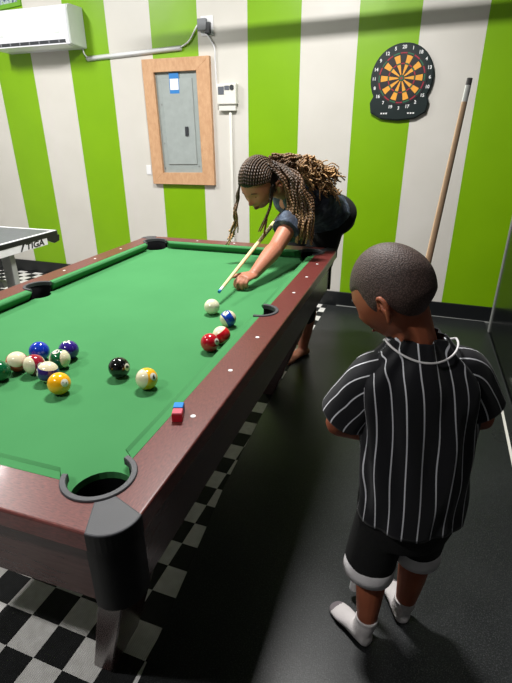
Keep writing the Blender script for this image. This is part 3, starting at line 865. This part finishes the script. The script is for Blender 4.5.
# socks
def sock(heel, toe, ankle, w, label=None):
    bm = B(); h = V(heel); t_ = V(toe); d = (t_-h).normalized(); sd = d.cross(V((0,0,1))).normalized(); Lf = (t_-h).length
    st = [(0,.40,.30,.0),(.06,.75,.62,0),(.22,.86,.80,0),(.45,.86,.66,0),(.68,1.0,.46,0),(.86,.92,.34,0),(.96,.66,.26,0),(1.0,.30,.16,0)]
    rows = []
    for s_, ww, hh, _ in st:
        c = h + d*(Lf*s_); row = []
        for k in range(20):
            th = 2*pi*k/20; zz = sin(th)
            z = (.5+.5*zz)*hh*.062 if zz > -.6 else (.5+.5*-.6)*hh*.062*0 + .2*hh*.062*(0)
            row.append(bm.verts.new((c.x+sd.x*cos(th)*w*ww*.5, c.y+sd.y*cos(th)*w*ww*.5, FL+.012+z)))
        rows.append(row)
    for i in range(len(rows)-1):
        for k in range(20): bm.faces.new((rows[i][k],rows[i][(k+1)%20],rows[i+1][(k+1)%20],rows[i+1][k]))
    bm.faces.new(rows[0]); bm.faces.new(list(reversed(rows[-1])))
    bmesh.ops.recalc_face_normals(bm, faces=bm.faces)
    hb = h + d*(.032) 
    a = V(ankle)
    tube(bm, [(hb.x,hb.y,FL+.035), (hb.x*.4+a.x*.6,hb.y*.4+a.y*.6,FL+.065), (a.x,a.y,a.z+.02), (a.x,a.y,a.z+.045)], [.028,.031,.031,.0335], 20, 4)
    nb = remeshed(bm, .004, 4)
    for f in nb.faces:
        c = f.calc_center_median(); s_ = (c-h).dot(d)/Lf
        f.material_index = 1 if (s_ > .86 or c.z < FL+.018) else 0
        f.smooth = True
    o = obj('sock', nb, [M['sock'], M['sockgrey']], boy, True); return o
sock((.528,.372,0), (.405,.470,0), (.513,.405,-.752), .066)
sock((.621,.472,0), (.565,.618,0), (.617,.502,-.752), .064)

# ---- woman leaning over the far right corner
Fw = V((-.5,-.86,0)).normalized(); Lw = V((.86,-.5,0)).normalized()
fw2 = (V((-.36,-.93,0)).normalized()*cos(R(36)) - V((0,0,1))*sin(R(36))).normalized()
rt = fw2.cross(V((0,0,1))).normalized(); up = rt.cross(fw2)
WH = .118; WHC = V((-.232,1.70,.360))
Wm = basis(rt, fw2, up, WHC) @ Matrix.Scale(WH, 4)
bm = B(); head_bm(bm, Wm, False)
pel, wai, che, nek = V((.02,2.24,.12)), V((-.01,2.12,.19)), V((-.065,1.98,.255)), V((-.135,1.86,.315))
limb(bm, [nek-V((-.03,.05,.03))*0, nek.lerp(WHC,.45), nek.lerp(WHC,.75)], [.060,.052,.050])
tube(bm, [tuple(pel+V((.05,.06,-.05))), tuple(pel), tuple(wai), tuple(che), tuple(nek.lerp(che,.3)), tuple(nek)], [.10,.142,.125,.140,.13,.06], 28, 6, True, .78, tuple(V((0,0,1))))
shL, elL, wrL = V((-.055,1.80,.235)), V((-.105,1.565,.085)), V((-.140,1.335,.012))
shR, elR, wrR = V((-.215,1.96,.325)), V((-.315,2.20,.40)), V((-.245,2.10,.195))
limb(bm, [che.lerp(nek,.6), shL], [.07,.052]); limb(bm, [che.lerp(nek,.6), shR], [.07,.052])
for s, e, w in ((shL,elL,wrL),(shR,elR,wrR)):
    limb(bm, [s, s.lerp(e,.5), e, e.lerp(w,.3), w], [.050,.045,.038,.039,.025])
tipsL = hand(bm, wrL, (-.28,-.93,-.02), (.12,-.1,1), .155, 1, (28,50,30), 22, 5, .0078)
cq = WT + wd*1.12
hand(bm, wrR, (cq-wrR), V((-.9,0,.2)), .155, 1, (55,70,45), 4, 35, .0078)
hL2, knL, anL = V((.022,2.20,.04)), V((-.075,2.165,-.385)), V((-.098,2.225,-.715))
hR2, knR, anR = V((-.11,2.29,.04)), V((-.23,2.24,-.385)), V((-.33,2.34,-.715))
for h_, k_, a_ in ((hL2,knL,anL),(hR2,knR,anR)):
    limb(bm, [h_, h_.lerp(k_,.5), k_, k_.lerp(a_,.3)+V((.01,.02,0)), a_], [.088,.078,.056,.056,.034])
def foot(bm, an, d, Lf=.225, w=.085):
    d = V(d).normalized(); sd = d.cross(V((0,0,1))); h = V((an.x,an.y,0)) - d*.05
    rows = []
    for s_, ww, hh in ((0,.5,.5),(.08,.72,.85),(.25,.75,1.0),(.45,.82,.75),(.68,1.0,.5),(.80,.96,.38)):
        c = h + d*(Lf*s_)
        rows.append([bm.verts.new((c.x+sd.x*cos(2*pi*k/20)*w*ww*.5, c.y+sd.y*cos(2*pi*k/20)*w*ww*.5, FL+.0115+max(0,(.5+.5*sin(2*pi*k/20))*hh*.07))) for k in range(20)])
    for i in range(len(rows)-1):
        for k in range(20): bm.faces.new((rows[i][k],rows[i][(k+1)%20],rows[i+1][(k+1)%20],rows[i+1][k]))
    bm.faces.new(rows[0]); bm.faces.new(list(reversed(rows[-1])))
    for i, o_ in enumerate((-.36,-.16,.02,.19,.36)):           # toes
        b0 = h + d*(Lf*.74) + sd*(o_*w); l_ = Lf*(.26-.035*i); r_ = .0125 if i == 0 else .0085
        tube(bm, [(b0.x,b0.y,FL+.02),(b0.x+d.x*l_*.6,b0.y+d.y*l_*.6,FL+.019),(b0.x+d.x*l_,b0.y+d.y*l_,FL+.015)], [r_,r_,r_*.8], 10, 3)
    tube(bm, [(an.x,an.y,FL+.03),(an.x,an.y,an.z)], [.032,.034], 16, 3)
foot(bm, anL, (-.50,-.86,0)); foot(bm, anR, (-.35,-.93,0))
bmesh.ops.recalc_face_normals(bm, faces=bm.faces)
woman = obj('person', remeshed(bm, .0045, 2), M['skin_woman'], None, True, origin=(.0,2.24,FL))
tag(woman, 'woman with long blonde-brown braids leaning over the far table corner aiming a cue', 'person')
eye_set(Wm, woman, False)
bm = B()
for p, d in tipsL:
    ball(bm, p + V((0,0,.004)), .0055, (1,1.2,.6), 8)
obj('fingernails', bm, M['nail'], woman, True)
# t-shirt, shorts
bm = B()
tube(bm, [tuple(wai.lerp(pel,.45)), tuple(wai), tuple(che), tuple(nek.lerp(che,.35)), tuple(nek.lerp(che,.05))], [.155,.146,.158,.150,.078], 28, 6, True, .80, (0,0,1))
limb(bm, [che.lerp(nek,.6), shL], [.08,.066]); limb(bm, [che.lerp(nek,.6), shR], [.08,.066])
for s, e in ((shL,elL),(shR,elR)):
    tube(bm, [tuple(s), tuple(s.lerp(e,.3)), tuple(s.lerp(e,.62))], [.064,.066,.070], 20, 4)
tb = remeshed(bm, .007, 4)
for v in tb.verts: v.co += v.normal*noise.noise(v.co*16)*.010
obj('tee_shirt', tb, M['tee'], woman, True)
bm = B()
tube(bm, [tuple(pel+V((.065,.07,-.06))), tuple(pel+V((.03,.03,0))), tuple(wai.lerp(pel,.5))], [.10,.155,.145], 28, 6, True, .84, (0,0,1))
for h_, k_ in ((hL2,knL),(hR2,knR)):
    tube(bm, [tuple(h_+V((0,0,.03))), tuple(h_.lerp(k_,.4)), tuple(h_.lerp(k_,.93))], [.098,.090,.076], 24, 5)
for k_, a_ in ((knL,anL),(knR,anR)):
    tube(bm, [tuple(k_+V((0,.01,.06))), tuple(k_), tuple(k_.lerp(a_,.40))], [.078,.070,.060], 24, 4)
obj('shorts', remeshed(bm, .008, 5), M['cloth_black'], woman, True)
# braided hair
M['hairdark'] = simple('dark_hair_base', (30,22,20), .7)
def w_line(p):
    l = .44 if p.y > .3 else (.44-1.0*sst(.3,-.1,p.y))
    return p.z - l
hb = hair_cap('hair', Wm, False, M['hairdark'], woman, .05, w_line)
bm = B(); uvl = bm.loops.layers.uv.new('UVMap'); cl = bm.loops.layers.color.new('Col')
dk, md, bl = s2l((66,54,48)), s2l((158,136,112)), s2l((222,200,168))
def lerp3(a, b, t): return tuple(x+(y-x)*t for x, y in zip(a, b))
def colf(t0, t1, v=1.0, ends=bl):
    def f(t):
        k = t0+(t1-t0)*t
        c = lerp3(dk, md, min(1,k*2)) if k < .5 else lerp3(md, ends, (k-.5)*2)
        return tuple(min(1,x*v) for x in c)
    return f
def surf(x, y, z, off=.06):
    p = head_pt(V((x,y,z)).normalized(), False); return Wm @ (p*(1+off))
def braid(pts, r0, r1, cf, sub=5):
    n = len(pts); tube(bm, [tuple(p) for p in pts], [r0+(r1-r0)*i/(n-1) for i in range(n)], 6, sub, True, 1, None, 0, uvl, cf, cl, (1,70))
crown = V((.0,-.62,.85))
ends = []
for i in range(23):                                  # cornrows from the hairline over the skull
    a = -1.45+2.9*i/22
    y0 = .82*cos(a*.95)*.9; x0 = .78*sin(a*1.1); z0 = .47-.20*abs(a)
    tgt = V((x0*.95, -.75, .60-.42*abs(a)))
    p = []
    for k in range(7):
        t_ = k/6
        q = V((x0,y0,z0)).normalized()*(1-t_) + tgt.normalized()*t_ + V((0,.0,.55*sin(pi*t_)*(1-.4*abs(a))))
        p.append(surf(q.x,q.y,q.z,.065))
    braid(p, .0052, .0056, colf(.42,.5, .7+.4*random.random()))
    ends.append(p[-1])
R_ = random.uniform
def hang(start, ctrl, end, r, cf, wob=.012, curl=0, n=8):
    pts = []
    for k in range(n+1):
        t_ = k/n
        p = start*(1-t_)**3 + ctrl[0]*3*t_*(1-t_)**2 + ctrl[1]*3*t_*t_*(1-t_) + end*t_**3
        p = p + V((noise.noise(p*20+V((r*999,0,0))), noise.noise(p*20+V((0,r*999,0))), noise.noise(p*20+V((0,0,r*999)))))*wob*min(1,t_*3)
        if curl: p += V((sin(t_*34+r*5000), cos(t_*34+r*5000), sin(t_*29+r*3000)))*curl*t_
        pts.append(p)
    braid(pts, r, r*.75, cf, 3)
for i in range(95):                                  # fall over her near shoulder
    s0 = random.choice(ends) + V((R_(-.02,.03),R_(-.03,.03),R_(-.02,.02)))
    s = s0.lerp(V((-.13,1.74,.42)), .5)
    u = random.random()
    e = V((-.075+.115*u+R_(-.02,.02), 1.70+R_(-.04,.02), .075+.09*(1-u)*random.random()+R_(0,.06)))
    c0 = V((-.06+.05*u, 1.72+R_(-.05,0), .42+.02*u)); c1 = V((-.03+.08*u, 1.68+R_(-.03,.02), .26))
    hang(s, (c0,c1), e, R_(.0048,.0066), colf(.25,.55+.4*random.random(), R_(.75,1.3)), .02)
for i in range(190):                                  # loose curly lengths thrown across her back
    s = random.choice(ends).lerp(V((-.12,1.78,.44)), .5) + V((R_(-.03,.03),R_(-.03,.03),R_(-.02,.03)))
    u = random.random()
    e = V((-.02+.13*u+R_(-.03,.03), 1.84+.15*u+R_(-.08,.06), .440-.08*u+R_(-.13,.035)))
    c0 = V((-.09,1.79,.47+R_(-.05,.03))); c1 = V((-.02,1.82+R_(-.07,.05),.48+R_(-.08,.02)))
    hang(s, (c0,c1), e, R_(.0035,.0055), colf(.45,.8+.2*random.random(), R_(.85,1.35)), .03, .013, 16)
for i in range(46):                                  # side and back of the head, falling over the neck
    s = surf(-.72+R_(0,.35), -.15-.7*random.random(), R_(-.1,.55), .07)
    e = V((-.06+R_(-.05,.06), 1.70+R_(-.04,.02), .13+R_(0,.10)))
    hang(s, (s+V((.05,.02,-.01)), V((-.05+R_(-.02,.03),1.69,.28))), e, R_(.0048,.0066), colf(.25,.85,R_(.7,1.2)), .012)
for i in range(9):                                   # strands hanging in front of her far cheek
    s = surf(.62+R_(-.04,.04), .35+R_(-.15,.15), .2, .05)
    e = V((-.365+R_(-.025,.02), 1.66+R_(-.02,.02), .055+R_(0,.07)))
    hang(s, (s+V((-.02,0,-.06)), V((-.335+R_(-.02,.02),1.66,.2))), e, R_(.0042,.0055), colf(.2,.95,R_(.8,1.3)), .014, .003, 12)
for i in range(7):                                   # strands beside her near cheek
    s = surf(-.70, .10+R_(-.12,.12), .0, .05)
    e = V((-.20+R_(-.02,.02), 1.62+R_(-.02,.02), .10+R_(0,.06)))
    hang(s, (s+V((.0,-.01,-.06)), V((-.17+R_(-.01,.01),1.62,.2))), e, R_(.0042,.005), colf(.1,.7,R_(.8,1.2)), .01, 0, 10)
obj('braids', bm, M['braid'], woman, True)

# ------------------------------------------------------------------ wall things
def wbm(lo, hi, s, z, out=0, bevel=0, seg=2): return xform(bx(lo, hi, bevel, seg), WM(s, z, out))
# electrical panel in a pine frame
t = thing('electrical_panel', wallpt(-1.465,.148), 'grey electrical panel in a pale wooden frame on the striped wall', 'electrical panel')
def poly_w(pts, o0, o1, bevel=0):
    bm = B(); prism(bm, pts, o0, o1)
    if bevel: bmesh.ops.bevel(bm, geom=list(bm.edges), offset=bevel, segments=1, affect='EDGES')
    return xform(bm, WM(0,0,0))
oTL,oTR,oBR,oBL = (-1.775,1.13),(-1.168,1.13),(-1.160,.170),(-1.762,.166)
iTL,iTR,iBR,iBL = (-1.672,1.035),(-1.284,1.035),(-1.270,.270),(-1.655,.262)
for q in ([oTL,iTL,iTR,oTR],[oTR,iTR,iBR,oBR],[oBR,iBR,iBL,oBL],[oBL,iBL,iTL,oTL]):
    obj('frame_board', poly_w(list(reversed(q)), 0, .035, .0015), M['wood_frame'], t)
obj('cover', poly_w([iBL,iBR,iTR,iTL], .001, .008), M['panel'], t)
dr = obj('door', poly_w([(-1.60,.33),(-1.325,.335),(-1.335,.985),(-1.615,.985)], .008, .016, .002), M['panel2'], t)
obj('latch', poly_w([(-1.418,.56),(-1.388,.56),(-1.388,.63),(-1.418,.63)], .016, .026, .002), M['darkgrey'], dr)
st = obj('sticker', poly_w([(-1.540,.878),(-1.452,.878),(-1.452,1.028),(-1.540,1.028)], .016, .0165), M['blue'], dr)
bm = B()
for z0, z1, x1 in ((.905,.985,-1.458),):
    join(bm, poly_w([(-1.534,z0),(x1,z0),(x1,z1),(-1.534,z1)], .0165, .017))
obj('sticker_panel', bm, M['paper'], st)
for (s_, z_) in ((-1.63,.5),(-1.63,.8),(-1.31,.32),(-1.64,.30)):
    bm = B(); disc(bm, (0,0,0),(0,0,1),.005,.003); xform(bm, WM(s_,z_,.008)); obj('screw', bm, M['steel'], t)
# thermostat / control box with conduit
t = thing('control_box', wallpt(-1.025,.788), 'small white wall control box with a display right of the electrical panel', 'control box')
obj('casing', wbm((-.082,0,0),(.082,.145,.05),-1.022,.788,0,.006), M['beige'], t)
obj('display', wbm((-.07,.07,.05),(-.02,.125,.053),-1.022,.788), M['glass_grey'], t)
obj('display', wbm((-.015,.10,.05),(.025,.13,.053),-1.022,.788), M['glass_grey'], t)
bm = B(); disc(bm, (0,0,0),(0,0,1),.018,.006,20); xform(bm, WM(-.975,.905,.05)); obj('dial', bm, M['darkgrey'], t)
obj('terminal_block', wbm((-.075,-.046,0),(.07,0,.035),-1.022,.788,0,.004), M['beige'], t)
t = tag(obj('conduit', wbm((-.012,0,0),(.012,1.41,.02),-1.005,FL+.126,0,.006), M['beige'], None, True, auto=40), 'thin white vertical conduit running down the wall below the control box', 'conduit')
# outlet with plug
t = thing('wall_outlet', wallpt(-1.2,1.27), 'wall outlet with a dark adapter plugged in above the electrical panel', 'outlet')
obj('plate', wbm((-.03,0,0),(.075,.13,.006),-1.21,1.265,0,.003), M['whiteplastic'], t)
obj('adapter', wbm((-.03,.03,.006),(.045,.11,.04),-1.225,1.265,0,.006), M['greyplastic'], t)
obj('adapter', wbm((.02,.01,.006),(.065,.085,.035),-1.215,1.265,0,.006), M['darkgrey'], t)
# cable duct and wires
a, b_ = V((-2.319,1.163,0)), V((-1.414,1.196,0))
bm = B(); tube(bm, [(a.x,a.y,.010),(b_.x,b_.y,.010)], .019, 4, 1, True, 1, (.7,.7,0)); xform(bm, WM(0,0,0))
tag(obj('cable_duct', bm, M['whiteplastic']), 'white cable duct running across the stripes beside the air conditioner', 'cable duct')
def wire(pts, r, label):
    bm = B(); tube(bm, [(x,y,.012) for x,y in pts], r, 6, 6, True); xform(bm, WM(0,0,0))
    return tag(obj('wire', bm, M['whiteplastic'], None, True), label, 'wire')
wire([(-2.35,1.24),(-2.34,1.20),(-2.31,1.17)], .006, 'short white wire between the air conditioner and the cable duct')
wire([(-1.42,1.20),(-1.34,1.24),(-1.27,1.33),(-1.24,1.34)], .006, 'thin white wire rising from the cable duct to the outlet')
wire([(-1.19,1.28),(-1.13,1.19),(-1.125,1.1),(-1.12,.95),(-1.105,.80)], .006, 'thin white wire hanging from the outlet to the control box')
obj_ = wbm((0,0,0),(.05,.08,.006),-1.84,.24,0,.002); tag(obj(('switch_plate'), obj_, M['whiteplastic']), 'small white plate on the white stripe left of the wooden frame', 'switch plate')
# air conditioner
t = thing('air_conditioner', wallpt(-2.75,1.235), 'white split air conditioner unit mounted high on the striped wall', 'air conditioner')
prof = [(0,1.53),(.15,1.53),(.185,1.518),(.20,1.49),(.203,1.27),(.196,1.250),(.17,1.243),(.10,1.238),(0,1.236)]
def ext_prof(prof, s0, s1):
    bm = B(); a = [bm.verts.new((s0,z,o)) for o,z in prof]; b = [bm.verts.new((s1,z,o)) for o,z in prof]; n = len(prof)
    for i in range(n):
        f = bm.faces.new((a[i],a[(i+1)%n],b[(i+1)%n],b[i]))
    bm.faces.new(a); bm.faces.new(b); bmesh.ops.recalc_face_normals(bm, faces=bm.faces)
    bmesh.ops.bevel(bm, geom=[e for e in bm.edges if abs(e.verts[0].co.x-e.verts[1].co.x) < .001 and e.calc_length() > .05], offset=.004, segments=2, affect='EDGES')
    return xform(bm, WM(0,0,0))
obj('body', ext_prof(prof, -3.135, -2.325), M['ac'], t, True, auto=30)
obj('end_panel', ext_prof([(0,1.528),(.148,1.528),(.182,1.515),(.196,1.49),(.199,1.273),(.192,1.253),(.168,1.246),(.10,1.241),(0,1.239)], -2.326, -2.312), M['ac_side'], t)
sl = obj('air_outlet', wbm((-3.07,1.258,.190),(-2.36,1.282,.2055),0,0), M['darkgrey'], t)
for k in range(7):
    s_ = -3.04+k*.102
    obj('vane', wbm((s_,1.260,.2055),(s_+.012,1.280,.2075),0,0), M['greyplastic'], sl)
bm = ext_prof([(.14,1.238),(.214,1.254),(.216,1.247),(.14,1.230)], -3.09, -2.345); obj('flap', bm, M['ac'], t)
for s_, w_ in ((-2.44,.03),(-3.03,.035)):
    obj('badge', wbm((-w_,-.007,.203),(w_,.007,.2045),s_,1.335,0,.0006,1), M['ac_side'], t)
# poster above the air conditioner
def poster_mat():
    m, nt, b = nmat('leafy_print'); v = coord(nt)
    L(nt, ramp(nt, noi(nt, v, 26, 3, .7), [(.38, s2l((60,80,110))), (.5, s2l((190,205,205))), (.62, s2l((110,160,60)))]), b.inputs['Base Color']); pset(b, rough=.4); return m
t = thing('picture', wallpt(-3.15,1.585), 'picture with a green border above the air conditioner', 'picture')
q = [(-3.24,1.565),(-2.93,1.588),(-2.915,1.73),(-3.24,1.73)]
obj('border', poly_w(q, 0, .012), simple('green_border_print', (110,165,50), .4), t)
obj('print', poly_w([(-3.22,1.60),(-2.96,1.615),(-2.95,1.715),(-3.22,1.715)], .012, .0125), poster_mat(), t)
# dartboard
DCs, DCz = .297, .924
t = thing('dartboard', wallpt(DCs,.66), 'round black electronic dartboard with orange segments on the striped wall', 'dartboard')
out = []
for k in range(48):
    a = 2*pi*k/48; r = .213 + .004*cos(8*a)
    x, y = r*cos(a), r*sin(a)
    out.append((DCs+x, DCz+y))
body_pts = []
for k in range(-8, 32+1):
    a = pi*2*k/48 + 0; 
    if -30 <= math.degrees(a) <= 212: body_pts.append((DCs+.212*cos(a), DCz+.214*sin(a)))
body_pts += [(DCs-.205,DCz-.15),(DCs-.195,DCz-.215),(DCs-.12,DCz-.255),(DCs,DCz-.268),(DCs+.12,DCz-.255),(DCs+.19,DCz-.215),(DCs+.20,DCz-.15)]
bm = B(); prism(bm, body_pts, 0, .03)
bmesh.ops.bevel(bm, geom=[e for e in bm.edges if all(v.co.z > .029 for v in e.verts)], offset=.008, segments=3, affect='EDGES')
xform(bm, WM(0,0,0)); obj('housing', bm, M['dbody'], t, True, auto=35)
def sector(bm, r0, r1, a0, a1, z, mi, n=3):
    q = [(r0*cos(a0+(a1-a0)*i/n), r0*sin(a0+(a1-a0)*i/n)) for i in range(n+1)] if r0 > 0 else [(0,0)]
    p = [(r1*cos(a1-(a1-a0)*i/n), r1*sin(a1-(a1-a0)*i/n)) for i in range(n+1)]
    f = bm.faces.new([bm.verts.new((x,y,z)) for x,y in q+p]); f.material_index = mi
bm = B()
vs = [(0.168*cos(2*pi*k/60), .168*sin(2*pi*k/60)) for k in range(60)]; prism(bm, vs, 0, .004, 1)
for k in range(20):
    a0, a1 = R(90-9+18*k+.8), R(90+9+18*k-.8); od = k % 2 == 1
    sector(bm, .020,.083,a0,a1,.0055,0 if od else 1); sector(bm, .094,.140,a0,a1,.0055,0 if od else 1)
    sector(bm, .0845,.0925,a0,a1,.0058, 3 if od else 2); sector(bm, .148,.156,a0,a1,.0058, 3 if od else 2)
for f in bm.faces:
    f.normal_update()
    if f.normal.z < 0 and f.calc_center_median().z > .005: f.normal_flip()
prism(bm, [(.017*cos(2*pi*k/20), .017*sin(2*pi*k/20)) for k in range(20)], .004, .0065, 3)
prism(bm, [(.008*cos(2*pi*k/16), .008*sin(2*pi*k/16)) for k in range(16)], .0065, .0075, 2)
xform(bm, WM(DCs, DCz, .030)); obj('target_face', bm, [M['orange'], M['dblack'], M['dred'], M['dgreen']], t)
for k, n_ in enumerate((20,1,18,4,13,6,10,15,2,17,3,19,7,16,8,11,14,9,12,5)):
    a = R(90-18*k); tb = text_bm(str(n_), .029, .0006, bold=.0008)
    bmesh.ops.translate(tb, verts=tb.verts, vec=(.187*cos(a), .187*sin(a), 0))
    xform(tb, WM(DCs, DCz, .0306)); obj('number', tb, M['dwhite'], t)
for x in (-.115,-.098,-.081,.07,.088,.106):
    bm = B(); box(bm, (x-.006,-.225,0),(x+.006,-.215,.004), 0, .001)
    xform(bm, WM(DCs, DCz, .030)); obj('button', bm, M['dwhite'], t)

# ------------------------------------------------------------------ table tennis table
PX1, PX0, PY0, PY1 = -1.74, -3.26, -.73, 2.01
t = thing('ping_pong_table', ((PX0+PX1)/2,(PY0+PY1)/2,FL), 'dark grey table tennis table with white edge lines behind the pool table', 'table tennis table')
def rounded(x0,x1,y0,y1,r):
    p = []
    for cx,cy,a0 in ((x1-r,y0+r,-90),(x1-r,y1-r,0),(x0+r,y1-r,90),(x0+r,y0+r,180)):
        p += arc((cx,cy), r, a0, a0+90, 6)
    return p
bm = B(); prism(bm, rounded(PX0,PX1,PY0,PY1,.03), -.026, -.006); obj('table_top', bm, M['ppt'], t)
bm = B(); w_ = .02
box(bm, (PX0+.01,PY0+.01,-.006),(PX0+.01+w_,PY1-.01,-.0052)); box(bm, (PX1-.01-w_,PY0+.01,-.006),(PX1-.01,PY1-.01,-.0052))
box(bm, (PX0+.03,PY1-.01-w_,-.006),(PX1-.03,PY1-.01,-.0052)); box(bm, (PX0+.03,PY0+.01,-.006),(PX1-.03,PY0+.01+w_,-.0052))
obj('edge_line', bm, M['ppline'], t)
bm = B(); prism(bm, rounded(PX0-.002,PX1+.002,PY0-.002,PY1+.002,.032), -.034, -.0065); obj('edge_band', bm, M['black'], t)
for x in (PX1, PX0):
    sx = 1 if x == PX1 else -1
    bm = B(); box(bm, (x-.012*sx if sx>0 else x, PY0+.05, -.078), (x if sx>0 else x+.012, PY1-.12, -.034), 0, .001)
    ap = obj('side_apron', bm, M['ppline'], t)
    if sx > 0:
        bm = B(); prism(bm, [(PY1-.12,-.034),(PY1-.004,-.034),(PY1-.012,-.072),(PY1-.06,-.080),(PY1-.09,-.066),(PY1-.12,-.05)], 0, .014)
        xform(bm, basis((0,1,0),(0,0,1),(1,0,0),(PX1-.012,0,0))); obj('corner_guard', bm, M['black'], t)
        tb = text_bm('TIGA', .046, .0008, .15, .0012, 'LEFT'); bmesh.ops.scale(tb, verts=tb.verts, vec=(1.5,1.12,1))
        xform(tb, basis((0,1,0),(0,0,1),(1,0,0),(PX1+.0005,1.70,-.056)))
        prism(tb2 := B(), [(0,-.022),(.012,-.022),(.042,.018),(.062,.018),(.068,.026),(.030,.026)], -.0008, .0008)
        xform(tb2, basis((0,1,0),(0,0,1),(1,0,0),(PX1+.0005,1.652,-.054))); join(tb, tb2)
        obj('lettering', tb, M['black'], ap)
for y in (PY0+.35, 1.62):
    for x in (PX1-.075, PX0+.075):
        obj('leg', bx((x-.035,y-.02,FL+.005),(x+.035,y+.02,-.034),.004,2), M['galv'], t)
bm = B(); box(bm, (PX0+.14,1.60,-.30),(PX1-.14,1.64,-.26)); obj('crossbar', bm, M['galv'], t)

# ------------------------------------------------------------------ ceiling beam and lamps
def lamp(x, y, lx, ly, power, col=(1,.985,.96), label=''):
    t = thing('ceiling_light', (x,y,CEIL-.03), label, 'ceiling light')
    obj('housing', bx((x-lx/2-.02,y-ly/2-.02,CEIL-.028),(x+lx/2+.02,y+ly/2+.02,CEIL-.001),.004), M['whiteplastic'], t)
    ld = bpy.data.lights.new('tube', 'AREA'); ld.shape = 'RECTANGLE'; ld.size = lx; ld.size_y = ly; ld.energy = power; ld.color = col
    o = bpy.data.objects.new('light_tube', ld); C.objects.link(o); o.parent = t; o.location = (0,0,-.004)
    return t
lamp(-.42,1.55,.5,.1,108,label='long white ceiling light above the far half of the pool table')
lamp(-2.9,1.5,.12,1.1,95,label='white ceiling light above the table tennis table')
lamp(-1.0,-1.13,.4,.12,42,label='white ceiling light over the near left side of the room')
bm = B(); box(bm, (-1.15,0,0),(1.19,.04,.04)); 
for x in (-1.1,0,1.1): box(bm, (x-.01,.04,.01),(x+.01,CEIL-1.71,.03))
xform(bm, basis((1,0,0),(0,0,1),(0,-1,0),(0,2.52,1.71)))
tag(obj('ceiling_rail', bm, M['galv']), 'thin steel rail hung below the ceiling in front of the striped wall', 'rail')

# ------------------------------------------------------------------ world, camera
w = bpy.data.worlds.new('World'); sc.world = w; w.use_nodes = True
w.node_tree.nodes['Background'].inputs[0].default_value = (.9,.95,1,1); w.node_tree.nodes['Background'].inputs[1].default_value = .15
cam = bpy.data.cameras.new('Camera'); co = bpy.data.objects.new('Camera', cam); C.objects.link(co)
cam.sensor_fit = 'HORIZONTAL'; cam.sensor_width = 36; cam.lens = 467.338*36/512; cam.clip_start = .02
pi_, ro_, ya_ = R(-24.055), R(-.25), R(18.365)
fwd = V((sin(-ya_)*cos(pi_), cos(ya_)*cos(pi_), sin(pi_))); right = V((cos(ya_), sin(ya_), 0)); up = right.cross(fwd)
r2 = right*cos(ro_)+up*sin(ro_); u2 = -right*sin(ro_)+up*cos(ro_)
co.matrix_world = basis(r2, u2, -fwd, (.498,-.567,.58+ZF))
sc.camera = co
sc.view_settings.view_transform = 'Standard'; sc.view_settings.look = 'None'; sc.view_settings.gamma = 1
sc.view_settings.use_curve_mapping = False; sc.view_settings.exposure = 0.1
sc.cycles.use_denoising = True
sc.cycles.max_bounces = 8
